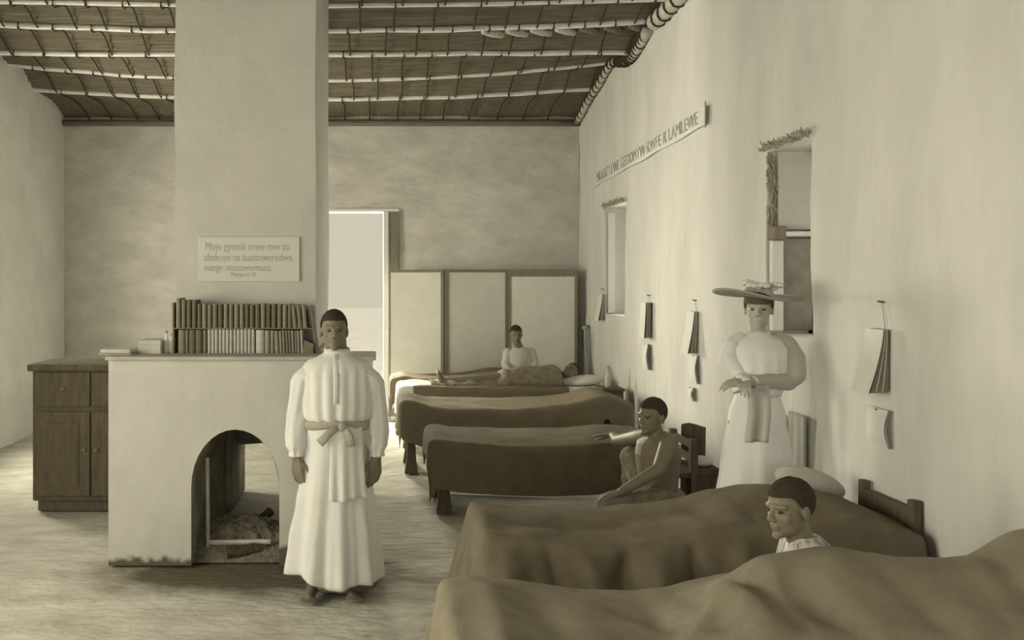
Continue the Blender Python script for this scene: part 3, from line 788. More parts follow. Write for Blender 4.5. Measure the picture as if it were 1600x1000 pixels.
# ---------------------------------------------------------------- bedside furniture
def locker(x, y, w_, d_, h, label):
    t = thing('bedside_locker', label, 'locker', (x, y, 0))
    box('case', (x - w_ / 2, x + w_ / 2, y - d_ / 2, y + d_ / 2, .04, h - .025), 'dark_wood', t, .005)
    box('top', (x - w_ / 2 - .012, x + w_ / 2 + .012, y - d_ / 2 - .012, y + d_ / 2 + .012, h - .025, h), 'dark_wood', t, .005)
    for sx in (-1, 1):
        for sy in (-1, 1): box('leg', (x + sx * (w_ / 2 - .02) - .018, x + sx * (w_ / 2 - .02) + .018, y + sy * (d_ / 2 - .02) - .018, y + sy * (d_ / 2 - .02) + .018, 0, .04), 'dark_wood', t)
    dd = box('door', (x - w_ / 2 + .02, x + w_ / 2 - .02, y - d_ / 2 - .014, y - d_ / 2, .08, h - .06), 'mid_wood', t, .004)
    mk('knob', lathe([(.01, 0), (.014, .008), (.008, .018)], (x + w_ / 2 - .05, y - d_ / 2 - .02, h * .55)), 'iron', dd)
    return t
locker(2.29, 8.83, .2, .26, .66, 'small dark locker between the fourth and fifth cot heads')
c = (2.27, 8.83, .66); t = thing('bottle', 'grey narrow-necked bottle on the small dark locker by the far window', 'bottle', c)
mk('glass_body', lathe([(.028, 0), (.03, .01), (.03, .09), (.016, .14), (.011, .19)], c), 'grey_cloth', t, smooth=True)
mk('stopper', lathe([(.012, .185), (.013, .2), (.009, .21)], c), 'sash', t)
locker(2.30, 9.95 + .0, .16, .2, .70, 'narrow dark locker beside the head of the farthest cot') if False else None
# rolled cloth hanging post at the back corner
t = thing('crutch', 'grey wooden crutch leaning in the corner by the folding screen', 'crutch', (2.36, 10.55, 0))
mk('shaft', MB().tube([(2.43, 10.36, .0), (2.44, 10.52, 1.16)], [.03, .022], 8).vf(), 'blind', t, smooth=True)
mk('arm_rest', MB().tube([(2.40, 10.44, 1.16), (2.475, 10.60, 1.17)], .022, 8).vf(), 'blind', t, smooth=True)
# wooden chair and box behind the seated man
ch = thing('wooden_chair', 'dark wooden chair standing behind the seated bare-chested man', 'chair', (2.05, 6.15, 0))
for (x, y, z1) in ((1.92, 5.95, .43), (1.92, 6.32, .43), (2.09, 5.93, .66), (2.09, 6.34, .66)):
    box('leg', (x - .024, x + .024, y - .024, y + .024, 0, z1), 'dark_wood', ch, .004)
box('seat', (1.89, 2.12, 5.92, 6.36, .40, .435), 'dark_wood', ch, .006)
for z in (.50, .59): box('back_slat', (2.08, 2.10, 5.95, 6.33, z, z + .05), 'dark_wood', ch, .004)
for y in (5.95, 6.33): box('stretcher', (1.93, 2.08, y - .012, y + .012, .18, .21), 'dark_wood', ch)
bx = thing('storage_box', 'dark upright box against the wall behind the wooden chair', 'box', (2.3, 6.2, 0))
box('case', (2.14, 2.30, 6.02, 6.34, 0, .40), 'dark_wood', bx, .006)
box('lid', (2.13, 2.31, 6.01, 6.35, .40, .44), 'dark_wood', bx, .006)
fc = mk('folded_cloth', MB().ell((2.21, 6.12, .475), (.075, .09, .035)).vf(), 'linen', smooth=True, loc=(2.21, 6.12, .44))
tag(fc, 'white folded cloth on the dark box behind the chair', 'cloth')
def cloth_hang(u, v):
    x = 2.145 + .17 * u; z = .69 - .24 * v; y = 6.03 + .012 * math.sin(u * 14)
    return (x, y + .0, z - .02 * (u - .3) ** 2 * 4)
hc = solid(mk('hanging_cloth', grid(lambda u, v: (2.16 + .17 * u, 6.36 + .012 * math.sin(u * 14) + .01 * v, .70 - .22 * v - .05 * abs(u - .3)), 14, 10), 'dark_wood', smooth=True, loc=(2.2, 6.36, .45)), .012)
tag(hc, 'dark cloth hung up behind the wooden chair near the white skirt', 'cloth')
st = thing('low_stool', 'low wooden stool under the seated bare-chested man', 'stool', (1.76, 5.66, 0))
box('seat', (1.62, 1.9, 5.54, 5.80, .12, .155), 'mid_wood', st, .006)
for sx in (-1, 1):
    for sy in (-1, 1): box('leg', (1.76 + sx * .11 - .018, 1.76 + sx * .11 + .018, 5.67 + sy * .1 - .018, 5.67 + sy * .1 + .018, 0, .12), 'mid_wood', st)

# ---------------------------------------------------------------- wall charts, strip text, hanging slips on the right wall
def wy(p): return (XR - .02) * F / (p - CX)
def chart(p, ytop, ybot, wtop, wbot, nail, label):
    y = wy(p); zt_, zb_ = pz(ytop, y), pz(ybot, y); s = y / F
    X = XR - .012
    t = thing('temperature_chart', label, 'chart', (X, y, zb_), 'chart pads hung on the right wall')
    n = 10; v = []; f = []; depth = .15
    a, b = wtop * s, wbot * s
    for k in range(n + 1):
        q = k / n; z = zt_ + (zb_ - zt_) * q; o_ = a + (b - a) * (q ** 1.6)
        for (dx, dy) in ((0, 0), (-o_, 0), (-o_, depth), (0, depth)): v.append((X + dx, y + dy, z - .008 * (dx != 0)))
    for k in range(n):
        for j in range(4):
            j2 = (j + 1) % 4; f.append((k * 4 + j, k * 4 + j2, k * 4 + 4 + j2, k * 4 + 4 + j))
    f += [(0, 1, 2, 3), tuple(n * 4 + j for j in (3, 2, 1, 0))]
    mk('pad', (v, f), 'paper_shaded', t)
    for m_ in (.35, .7):                          # sheets standing proud inside the pad
        e = MB()
        for k in range(n):
            q, q2 = k / n, (k + 1) / n
            o1, o2 = (a + (b - a) * q ** 1.6) * m_, (a + (b - a) * q2 ** 1.6) * m_
            z1_, z2_ = zt_ + (zb_ - zt_) * q, zt_ + (zb_ - zt_) * q2
            e.add([(X - o1 - .002, y - .006, z1_), (X - o1 + .002, y - .006, z1_), (X - o2 + .002, y - .006, z2_), (X - o2 - .002, y - .006, z2_),
                   (X - o1 - .002, y + .01, z1_), (X - o1 + .002, y + .01, z1_), (X - o2 + .002, y + .01, z2_), (X - o2 - .002, y + .01, z2_)],
                  [(0, 3, 2, 1), (0, 4, 7, 3), (1, 2, 6, 5)])
        mk('sheet', e.vf(), 'blind', t)
    outer_ = grid(lambda u, w_: (X - (a + (b - a) * (w_ ** 1.6)) - .004 - .012 * w_, y - .012 + (depth + .01) * u, zt_ + (zb_ - zt_) * w_ - .01 * w_), 4, 10)
    solid(mk('front_sheet', outer_, 'paper', t), .002)
    zn = pz(nail, y)
    mk('wire', MB().tube([(X - .004, y + .02, zt_ - .005), (X - .004, y + .05, zn)], .0022, 5).vf(), 'sash', t)
    mk('nail', MB().tube([(X + .012, y + .05, zn), (X - .025, y + .05, zn + .006)], .005, 6).vf(), 'dark_wood', t)
    return t
chart(1386, 515, 612, 9, 29, 473, 'biggest dark chart pad, hung right of the woman in white')
chart(1089, 487, 551, 6, 14, 470, 'dark chart pad on the wall just left of the woman')
chart(1016, 473, 527, 8, 9, 462, 'straight grey chart pad, above the seated man, on the wall')
chart(943, 460, 500, 3, 8, 452, 'smallest chart pad, next to the far window')
def slip(p, y0_, y1_, wd, label):
    y = wy(p); X = XR - .014
    t = thing('paper_slip', label, 'paper', (X, y, pz(y1_, y)), 'paper slips on the right wall')
    o = mk('sheet', grid(lambda u, v: (X - .006 - .022 * math.sin(PI * min(1, v * 1.0)) * (1 - u) - .006 * (1 - u), y + wd * u, pz(y0_, y) + (pz(y1_, y) - pz(y0_, y)) * v), 5, 8), 'paper', t)
    solid(o, .002)
    s = y / F
    mk('edge', MB().tube([(X - .012, y - .004, pz(y0_, y)), (X - .03, y - .006, pz((y0_ + y1_) / 2, y)), (X - .012, y - .004, pz(y1_, y))], 1.3 * s, 5).vf(), 'cord_edge_shade', t)  # dark tube standing in for the shadow along the sheet's edge
    mk('pin', MB().tube([(X + .01, y + wd * .5, pz(y0_, y) - .01), (X - .02, y + wd * .5, pz(y0_, y) - .006)], .004, 6).vf(), 'dark_wood', t)
slip(1390, 642, 702, .2, 'white paper slip below the biggest chart pad')
slip(1091, 556, 600, .2, 'white paper slip below the chart pad beside the woman')
slip(1085, 606, 627, .15, 'short paper slip lowest on the wall above the seated man')
slip(1014, 538, 578, .2, 'white paper slip below the straight grey chart pad')
slip(911, 516, 546, .2, 'paper slip on the wall in the corner beyond the far window')
# long lettered strip
yA, yB_ = wy(930), wy(1103)
sp_ = thing('text_strip', 'long pale paper strip with capital lettering, high on the right wall', 'banner', (XR - .01, (yA + yB_) / 2, 2.9))
zA0, zA1 = pz(291, yA), pz(272, yA); zB0, zB1 = pz(195, yB_), pz(165, yB_)
X = XR - .022
o = mk('strip', grid(lambda u, v: (X - .003 * math.sin(u * 40), yB_ + (yA - yB_) * u, (zB0 + (zB1 - zB0) * v) * (1 - u) + (zA0 + (zA1 - zA0) * v) * u + .006 * math.sin(u * 23)), 40, 3), 'paper', sp_)
solid(o, .002)
box('edge_cord', (X - .008, X, yB_ - .012, yB_, zB0 - .02, zB1 + .03), 'cord_edge_shade', sp_)
pit = math.atan2(((zB0 + zB1) - (zA0 + zA1)) / 2, yA - yB_)
msg = 'MUKATI LWE GEDOMYW KWFE K LAMLEWE'
# text runs from far (left in view) to near: along -Y, facing -X
tx = text('lettering', msg, .15, 'ink', (0, 0, 0), (0, 0, 0), sp_, .0006)
bpy.context.view_layer.update()
Lt = tx.dimensions.x
ux = Vector((0, -math.cos(pit), math.sin(pit))); uz = Vector((-1, 0, 0)); uy = uz.cross(ux)
S = (yA - yB_) * .93 / math.cos(pit) / Lt
st_ = Vector((X - .006, yA - .08, zA0 + (zA1 - zA0) * .25))
mw = Matrix((( ux.x * S, uy.x, uz.x, 0), (ux.y * S, uy.y, uz.y, 0), (ux.z * S, uy.z, uz.z, 0), (0, 0, 0, 1)))
tx.rotation_euler = Matrix(((ux.x, uy.x, uz.x), (ux.y, uy.y, uz.y), (ux.z, uy.z, uz.z))).to_euler()
tx.scale = (S, 1, 1); tx.location = st_ - wloc(sp_)
# thin grey sheet added over the wall below the near window
hcl = solid(mk('wall_grey_sheet', grid(lambda u, v: (XR - .022 - .006 * math.sin(u * 17), 5.16 + .24 * u, pz(645, 5.3) - .43 * v), 12, 8), 'sleeve_grey', smooth=True, loc=(XR - .02, 5.3, .5)), .004)
tag(hcl, 'plain thin grey sheet on the wall below the near window', 'cloth')

# ---------------------------------------------------------------- people
def frame(yaw, pitch=0, roll=0):
    return Matrix.Rotation(yaw, 3, 'Z') @ Matrix.Rotation(pitch, 3, 'X') @ Matrix.Rotation(roll, 3, 'Y')
def head(mb, c, m, s=1.0):
    """head whose face looks along m @ (0,-1,0); c = middle of the skull"""
    c = Vector(c); T = lambda x, y, z: c + m @ (Vector((x, y, z)) * s)
    E = lambda p, r, mm=None: mb.ell(T(*p), [q * s for q in r], m if mm is None else m @ mm, 16, 10)
    E((0, .012, .028), (.074, .096, .088)); E((0, -.018, -.03), (.063, .074, .080)); E((0, -.052, -.082), (.036, .036, .028))
    E((0, -.081, -.098), (.022, .016, .016))
    for sx in (-1, 1):
        E((sx * .034, -.052, -.024), (.027, .024, .026)); E((sx * .026, -.024, -.066), (.033, .044, .036))
        E((sx * .075, .012, -.012), (.010, .019, .032)); E((sx * .011, -.096, -.030), (.010, .011, .009))
        mb.cap(T(sx * .012, -.083, .022), T(sx * .048, -.066, .02), .011 * s, .010 * s, 8)
    mb.cap(T(0, -.082, .010), T(0, -.103, -.024), .009 * s, .013 * s, 10)
    E((0, -.086, -.054), (.025, .011, .0085)); E((0, -.084, -.067), (.022, .012, .009))
def eyes(parent, c, m, s=1.0):
    c = Vector(c)
    for sx in (-1, 1):
        mk('eye', MB().ell(c + m @ (Vector((sx * .030, -.0755, .000)) * s), (.013 * s, .009 * s, .006 * s), m, 10, 6).vf(), 'eye', parent, smooth=True)
def haircap(parent, c, m, s=1.0, mtl='hair', low=-.028, front=.058):
    c = Vector(c); v = []; f = []; nu, nv = 28, 12
    for j in range(nv + 1):
        for i in range(nu):
            th = 2 * PI * i / nu
            fr = (1 - math.sin(th)) / 2                 # 1 at the face (-y)
            lowz = low + (front - low) * sstep(.35, .8, fr) + .0
            zc = lowz + (.118 - lowz) * (j / nv)
            zz = min(.999, max(-.999, (zc - .028) / .091)); r = math.sqrt(1 - zz * zz)
            p = Vector((.0752 * r * math.cos(th), .012 + .0972 * r * math.sin(th), zc))
            v.append(c + m @ (p * s))
    for j in range(nv):
        for i in range(nu):
            i2 = (i + 1) % nu; f.append((j * nu + i, j * nu + i2, (j + 1) * nu + i2, (j + 1) * nu + i))
    return solid(mk('hair', (v, f), mtl, parent, smooth=True), .004, 1)
def hand(mb, wr, d, nrm, side, curl=.35, s=1.0, thumb=1.0):
    """wr wrist, d towards the fingers, nrm palm side (fingers curl that way), side = thumb direction"""
    wr = Vector(wr); d = Vector(d).normalized(); nrm = Vector(nrm); nrm = (nrm - d * nrm.dot(d)).normalized()
    sd = d.cross(nrm).normalized()
    if sd.dot(Vector(side)) < 0: sd = -sd
    for k in range(4):
        o_ = (k - 1.5) * .019 * s
        mb.cap(wr - sd * o_ * .5 + d * .012 * s, wr - sd * o_ + d * (.082 - .004 * abs(k - 1)) * s, .016 * s, .0115 * s, 8)
    for k in range(4):
        o_ = (k - 1.5) * .0195 * s
        p = wr - sd * o_ + d * (.085 - .004 * abs(k - 1)) * s
        ln = [.040, .045, .041, .032][k] * s; r = [.0088, .009, .0087, .0076][k] * s; a = .0
        for j in range(3):
            a += curl * (1.0 if j else .7)
            q = p + (d * math.cos(a) + nrm * math.sin(a)) * ln * (1, .72, .55)[j]
            mb.cap(p, q, r, r * .9, 8); p = q; r *= .9
    p = wr + d * .022 * s + sd * .018 * s; a = .75
    for j, l in enumerate((.042, .034, .026)):
        q = p + (d * math.cos(a) + sd * math.sin(a) * thumb + nrm * .35).normalized() * l * s
        mb.cap(p, q, (.0135 - .0022 * j) * s, (.0115 - .002 * j) * s, 8); p = q; a -= .3
def ring_torso(mb, rings):
    """rings: (centre, half width vec, half depth vec); closed"""
    v = []; f = []; n = 20
    for c, a, b in rings:
        c, a, b = Vector(c), Vector(a), Vector(b)
        for k in range(n):
            t = 2 * PI * k / n; v.append(c + a * math.cos(t) + b * math.sin(t))
    for j in range(len(rings) - 1):
        for k in range(n):
            k2 = (k + 1) % n; f.append((j * n + k, j * n + k2, (j + 1) * n + k2, (j + 1) * n + k))
    f.append(tuple(range(n - 1, -1, -1))); f.append(tuple((len(rings) - 1) * n + k for k in range(n)))
    mb.add(v, f)

# --- standing man in the long white robe, facing the camera
MX, MY = -.222, 4.9
man = thing('person', 'standing man in a long white belted robe before the fireplace', 'person', (MX, MY, 0))
b = MB()
Hm = frame(.10, 0); hc_ = (MX - .016, MY - .01, 1.435)
head(b, hc_, Hm, .95)
b.chain([(MX, MY + .01, 1.30), (MX, MY, 1.38)], [.056, .052])
ring_torso(b, [((MX, MY, z), (hw, 0, 0), (0, hd, 0)) for z, hw, hd in ((.80, .13, .09), (.88, .15, .10), (.98, .135, .095), (1.1, .15, .10), (1.2, .16, .10), (1.27, .13, .08), (1.31, .06, .055))])
for sx in (-1, 1):
    b.chain([(MX + sx * .15, MY, 1.205), (MX + sx * .205, MY + .02, .97), (MX + sx * .215, MY - .05, .75)], [.038, .04, .030])
    hand(b, (MX + sx * .214, MY - .055, .75), (-.06 * sx, -.10, -1), (-sx * .55, .75, 0), (-sx, -.5, 0), .45, 1.08)
    b.chain([(MX + sx * .085, MY, .82), (MX + sx * .09, MY - .01, .46), (MX + sx * .085, MY + .01, .09)], [.08, .055, .038])
for (fx, fy, dx) in ((-.345, 4.84, -.03), (-.15, 4.86, .03)):
    b.chain([(fx - dx * .3, MY + .01, .09), (fx, fy + .05, .045), (fx + dx * .6, fy - .09, .022)], [.036, .036, .024])
    for k in range(5): b.cap((fx + dx * .6 + (k - 2) * .015, fy - .09, .02), (fx + dx + (k - 2) * .017, fy - .135 + .008 * abs(k - 1.5), .014), .0105, .009, 8)
mk('body', voxel(b, .005, 4), 'skin', man, smooth=True)
eyes(man, hc_, Hm, .95); haircap(man, hc_, Hm, .95)
def robe_ring(tab, z, th, pleats, amp, seed, phase=0):
    hw, hd = lerp([(a, q[0]) for a, q in tab], z), lerp([(a, q[1]) for a, q in tab], z)
    k = 1 + amp * (math.sin(th * pleats + phase + 1.3 * nz(z * 1.1, seed)) * .6 + nz(math.cos(th) * 2.3 * 2, math.sin(th) * 2.3 * 2, z * .7 + seed))
    return hw * k, hd * k
blT = [(.90, (.164, .118)), (.935, (.166, .12)), (.975, (.184, .142)), (1.05, (.194, .144)), (1.15, (.192, .13)), (1.215, (.194, .114)), (1.258, (.174, .098)), (1.29, (.11, .075)), (1.31, (.066, .062)), (1.335, (.060, .06))]
def bl(u, v):
    z = .90 + .435 * v; th = 2 * PI * u
    amp = .05 * sstep(1.30, 1.16, z)
    hw, hd = robe_ring(blT, z, th, 17, amp, 2.2)
    return (MX + .0 + hw * math.cos(th), MY + hd * math.sin(th) - .0, z)
solid(mk('tunic', grid(bl, 150, 26, True), 'robe', man, smooth=True), .006)
skT = [(.10, (.246, .205)), (.3, (.226, .18)), (.5, (.198, .16)), (.65, (.180, .15)), (.8, (.172, .135)), (.90, (.168, .124)), (.935, (.165, .12))]
def sk(u, v):
    th = 2 * PI * u
    z0 = .085 + .05 * sstep(-.05, -.9, math.cos(th)) + .008 * math.sin(th * 5)
    z = z0 + (.93 - z0) * v
    amp = .12 * (1 - .75 * v)
    hw, hd = robe_ring(skT, z, th, 9, amp, 5.1, .8)
    return (MX - .018 * (1 - v) + hw * math.cos(th), MY + hd * math.sin(th), z)
mk('collar', MB().tube([(MX + .062 * math.cos(t), MY + .062 * math.sin(t), 1.338 - .012 * (1 - math.sin(t))) for t in [2 * PI * k / 28 for k in range(29)]], .011, 8).vf(), 'robe', man, smooth=True)
mk('placket', MB().tube([(MX - .004, MY - .066, 1.315), (MX - .002, MY - .104, 1.25), (MX, MY - .137, 1.17), (MX, MY - .152, 1.05)], [(.013, .003)] * 4, 8).vf(), 'robe', man, smooth=True)
solid(mk('robe_skirt', grid(sk, 150, 40, True), 'robe', man, smooth=True), .006)
def flap(u, v):
    th = -PI / 2 + (u - .5) * 1.0 + .34
    z = .93 - (.38 + .01 * math.sin(u * 6)) * v
    hw, hd = robe_ring(skT, z, th, 9, .03, 5.1, .8)
    return (MX + (hw + .014 + .012 * v) * math.cos(th), MY + (hd + .02 + .022 * v + .007 * math.sin(u * 21) * v) * math.sin(th), z)
solid(mk('tunic_front', grid(flap, 40, 20), 'robe', man, smooth=True), .005)
usk = MB(); 
def us(u, v):
    th = 2 * PI * u; z = .035 + .3 * v
    hw, hd = robe_ring([(0, (.19, .14)), (.4, (.175, .125))], z, th, 8, .05, 1.1)
    return (MX + .025 + hw * math.cos(th), MY + .03 + hd * math.sin(th), z)
solid(mk('leg_shade_ring', grid(us, 80, 8, True), 'wool_umber', man, smooth=True), .006)  # added dark ring, stands for the dark legs and shadow below the hem
for sx in (-1, 1):
    P0, P1, P2, P3 = Vector((MX + sx * .13, MY, 1.235)), Vector((MX + sx * .192, MY + .01, 1.16)), Vector((MX + sx * .214, MY + .02, .97)), Vector((MX + sx * .216, MY - .045, .785))
    path = [P0, P0.lerp(P1, .5) + Vector((sx * .004, 0, .0)), P1, P1.lerp(P2, .5), P2, P2.lerp(P3, .5), P2.lerp(P3, .85), P3, P3 + Vector((0, 0, -.028))]
    rad = [.055, .068, .066, .062, .064, .068, .06, .040, .042]
    def slv(u, v, path=path, rad=rad, sx=sx):
        i = v * (len(path) - 1); k = min(len(path) - 2, int(i)); t = i - k
        p = path[k].lerp(path[k + 1], t); r = rad[k] + (rad[k + 1] - rad[k]) * t
        th = 2 * PI * u
        r *= 1 + .10 * nz(math.cos(th) * 2.2, math.sin(th) * 2.2 + sx * 4, v * 5) + .05 * math.sin(th * 7 + v * 3) * sstep(.1, .5, v)
        return (p.x + r * math.cos(th) * .95, p.y + r * math.sin(th) * 1.05, p.z)
    solid(mk('sleeve', grid(slv, 48, 40, True), 'robe', man, smooth=True), .005)
def sash(u, v):
    th = 2 * PI * u; a = 2 * PI * v
    return (MX + (.179 + .010 * math.cos(a)) * math.cos(th), MY + (.134 + .010 * math.cos(a)) * math.sin(th), .932 + .024 * math.sin(a) + .008 * math.sin(th * 3))
sa = mk('sash', grid(sash, 60, 8, True), 'sash', man, smooth=True)
mk('sash_knot', MB().ell((MX + .035, MY - .155, .93), (.026, .018, .024)).vf(), 'sash', sa, smooth=True)
for pts in ([(MX + .03, MY - .155, .935), (MX - .03, MY - .172, .90), (MX - .085, MY - .168, .845)], [(MX + .04, MY - .158, .93), (MX + .07, MY - .168, .89), (MX + .085, MY - .172, .83)]):
    mk('sash_tail', MB().tube(pts, [(.006, .013), (.006, .021), (.005, .024)], 8).vf(), 'sash', sa, smooth=True)

# --- woman in white with the wide hat
WX, WY = 2.115, 4.98
wo = thing('person', 'woman in white dress and wide flowered hat standing by the near window', 'person', (WX, WY, 0))
b = MB(); Hw = frame(-.45, .08); hw_ = (WX - .005, WY - .02, 1.553)
head(b, hw_, Hw, .93)
b.chain([(WX, WY + .01, 1.38), (WX - .005, WY - .01, 1.48)], [.05, .047])
ring_torso(b, [((WX, WY, z), (hw, 0, 0), (0, hd, 0)) for z, hw, hd in ((.9, .15, .11), (1.0, .13, .1), (1.09, .105, .085), (1.2, .13, .1), (1.3, .145, .1), (1.37, .12, .08), (1.41, .05, .05))])
elL, elR = Vector((WX + .165, WY - .06, 1.165)), Vector((WX - .135, WY - .05, 1.17))
haL = Vector((WX - .14, WY - .20, 1.16)); haR = Vector((WX - .15, WY - .215, 1.155))
b.chain([(WX + .14, WY, 1.35), elL, haL], [.045, .036, .024])
b.chain([(WX - .12, WY, 1.34), elR, haR], [.04, .036, .024])
hand(b, haL, (-1, -.12, .05), (0, .6, -1), (0, -.8, .5), .4, .9)
hand(b, haR, (-.4, -.7, .0), (.2, -.2, -1), (1, -.2, 0), .55, .9)
for sx in (-1, 1):
    b.chain([(WX + sx * .08, WY, .92), (WX + sx * .08, WY, .48), (WX + sx * .075, WY + .01, .08)], [.085, .055, .036])
    b.chain([(WX + sx * .075, WY + .02, .05), (WX + sx * .085, WY - .13, .025)], [.036, .024])
mk('body', voxel(b, .005, 4), 'skin_fair', wo, smooth=True); eyes(wo, hw_, Hw, .93)
haircap(wo, hw_, Hw, 1.0, 'hair_mid', -.05, .03)
wbT = [(1.07, (.118, .10)), (1.12, (.135, .125)), (1.22, (.158, .135)), (1.32, (.165, .12)), (1.375, (.135, .09)), (1.405, (.062, .058)), (1.425, (.052, .052))]
def wb(u, v):
    z = 1.07 + .355 * v; th = 2 * PI * u
    hw, hd = robe_ring(wbT, z, th, 14, .03 * sstep(1.4, 1.25, z), 7.4)
    return (WX + hw * math.cos(th), WY + hd * math.sin(th), z)
solid(mk('blouse', grid(wb, 100, 20, True), 'blouse', wo, smooth=True), .005)
wsT = [(.02, (.265, .25)), (.3, (.235, .215)), (.7, (.185, .165)), (.95, (.15, .13)), (1.09, (.115, .098))]
def ws(u, v):
    z = .02 + 1.075 * v; th = 2 * PI * u
    hw, hd = robe_ring(wsT, z, th, 10, .06 * (1 - v), 3.3)
    return (WX - .005 - .02 * (1 - v) + hw * math.cos(th), WY + hd * math.sin(th), z)
solid(mk('skirt', grid(ws, 110, 30, True), 'blouse', wo, smooth=True), .005)
for sx, el, ha, m_ in ((1, elL, haL, 'sleeve_grey'), (-1, elR, haR, 'blouse')):
    path = [Vector((WX + sx * .10, WY, 1.385)), Vector((WX + sx * .15, WY - .005, 1.34)), Vector((WX + sx * .172, WY - .02, 1.27)), el + Vector((0, 0, .03)), el + Vector((-.03 * sx, -.01, -.012)), el.lerp(ha, .55), el.lerp(ha, .86)]
    rad = [.04, .066, .078, .070, .052, .042, .036] if sx > 0 else [.035, .05, .054, .05, .046, .042, .036]
    mb = MB().chain(path, rad, 16)
    mk('sleeve', voxel(mb, .008, 5), m_, wo, smooth=True)
    if sx > 0:
        mk('cuff', MB().tube([el.lerp(ha, .8), el.lerp(ha, .9)], .034, 14).vf(), 'blouse', wo, smooth=True)
ht = Vector((WX - .0, WY - .005, 1.622)); tm = Matrix.Rotation(.10, 3, 'Y') @ Matrix.Rotation(.02, 3, 'X')
def brim(u, v):
    th = 2 * PI * u; r = .07 + .175 * v
    p = Vector((r * math.cos(th), r * math.sin(th) * .92, .018 * math.sin(th * 2 + .6) * v + .012 * v * v - .01))
    return ht + tm @ p
hat = solid(mk('hat', grid(brim, 48, 8, True), 'hat', wo, smooth=True), .007)
mk('hat_crown', MB().ell(ht + Vector((0, .0, .01)), (.080, .087, .055), tm).vf(), 'grey_cloth', hat, smooth=True)
for k in range(22):
    a = k * .9; c_ = ht + tm @ Vector(((.045 + .05 * R.random()) * math.cos(a), (.045 + .05 * R.random()) * math.sin(a) - .02, .035 + .04 * R.random()))
    mb = MB()
    for j in range(5): mb.ell(c_ + Vector((.018 * math.cos(j * 1.26), .018 * math.sin(j * 1.26) - .005, .005 * (j % 2))), (.017, .015, .013), None, 8, 6)
    mk('flower', mb.vf(), 'flower', hat, smooth=True)
def towel(u, v):
    x = WX - .175 + .115 * u + .01 * math.sin(v * 4); z = 1.155 - .30 * v
    return (x, WY - .262 - .012 * math.sin(u * 9) * (.4 + v) - .0 * v, z)
tw = mk('towel', grid(towel, 18, 14), 'grey_cloth', smooth=True, loc=(WX - .12, WY - .26, .9)); solid(tw, .014)
tag(tw, 'grey towel hanging folded from the hand of the woman', 'towel')

# --- bare-chested man sitting beside the third cot
SX, SY = 1.76, 5.68
sm = thing('person', 'bare-chested man in a cloth wrap sitting beside the third cot', 'person', (SX, SY, 0))
b = MB(); Hs = frame(-1.05, .05, 0); hs_ = (px(1019, 5.66), 5.66, pz(650, 5.66))
head(b, hs_, Hs, .98)
nk = Vector(hs_) + Vector((.012, .0, -.09))
b.chain([nk + Vector((.03, .01, -.07)), nk], [.055, .052])
fwd = Vector((-.85, -.5, 0)).normalized(); sdv = Vector((fwd.y * -1, fwd.x, 0))   # sdv = across the shoulders
sdv = Vector((-fwd.y, fwd.x, 0))
hip = Vector((px(1030, SY), SY + .02, .29)); chest = Vector((px(1028, SY), SY, .60)); sho = Vector((px(1030, SY), SY, .715))
ring_torso(b, [(hip, sdv * .155, fwd * .115), (hip.lerp(chest, .35), sdv * .135, fwd * .10), (hip.lerp(chest, .7), sdv * .148, fwd * .105), (chest, sdv * .165, fwd * .11), (chest.lerp(sho, .6), sdv * .165, fwd * .095), (sho, sdv * .10, fwd * .07)])
shN = Vector((px(1046, 5.55), 5.55, pz(690, 5.55))); elN = Vector((px(1030, 5.44), 5.44, pz(733, 5.44))); waN = Vector((px(972, 5.42), 5.42, pz(768, 5.42)))
b.chain([chest.lerp(shN, .5) + Vector((0, 0, .05)), shN, elN, waN], [.06, .055, .042, .028])
hand(b, waN, (-1, -.1, -.25), (0, .2, -1), (0, .8, .3), .35, .95)
shF = Vector((px(1002, 5.83), 5.84, .69)); elF = Vector((px(985, 6.1), 6.1, pz(690, 6.1))); waF = Vector((px(958, 6.55), 6.56, .575))
b.chain([chest.lerp(shF, .6) + Vector((0, 0, .05)), shF, Vector((1.66, 6.2, .60)), waF], [.055, .05, .038, .027])
hand(b, waF, (-.8, .5, -.05), (0, 0, -1), (0, -.8, .2), .2, .9)
knN = Vector((px(952, 5.5), 5.44, .335)); knF = Vector((px(1000, 5.8), 5.95, .53))
b.chain([hip + sdv * -.0 + Vector((0, -.09, .02)), knN, knN + Vector((-.05, .05, -.27))], [.09, .065, .042])
b.chain([hip + Vector((0, .09, .02)), knF, knF + Vector((.02, .02, -.45))], [.09, .062, .04])
for k_, dz in ((knN + Vector((-.05, .05, -.29)), 0), (knF + Vector((.02, .02, -.47)), 0)):
    b.chain([(k_.x, k_.y, .05), (k_.x - .12, k_.y - .05, .03)], [.036, .026])
mk('body', voxel(b, .005, 4), 'skin', sm, smooth=True); eyes(sm, hs_, Hs, .98); haircap(sm, hs_, Hs, .98)
wr_ = MB()
wr_.chain([hip + Vector((.0, .0, .03)), hip + Vector((0, -.09, .02)), knN + Vector((-.01, 0, 0))], [.15, .115, .085])
wr_.chain([hip + Vector((0, .09, .02)), knF, knF + Vector((.0, .0, -.3))], [.115, .085, .07])
wr_.ell(hip + Vector((0, 0, .03)), (.17, .19, .11))
wme = voxel(wr_, .009, 4)
for v_ in wme.vertices:
    d_ = .014 * nz(v_.co.x * 9, v_.co.y * 9, v_.co.z * 16) + .007 * nz(v_.co.x * 24, v_.co.y * 24, v_.co.z * 30)
    v_.co += v_.normal * d_
mk('wrap_cloth', wme, 'patterned', sm, smooth=True)

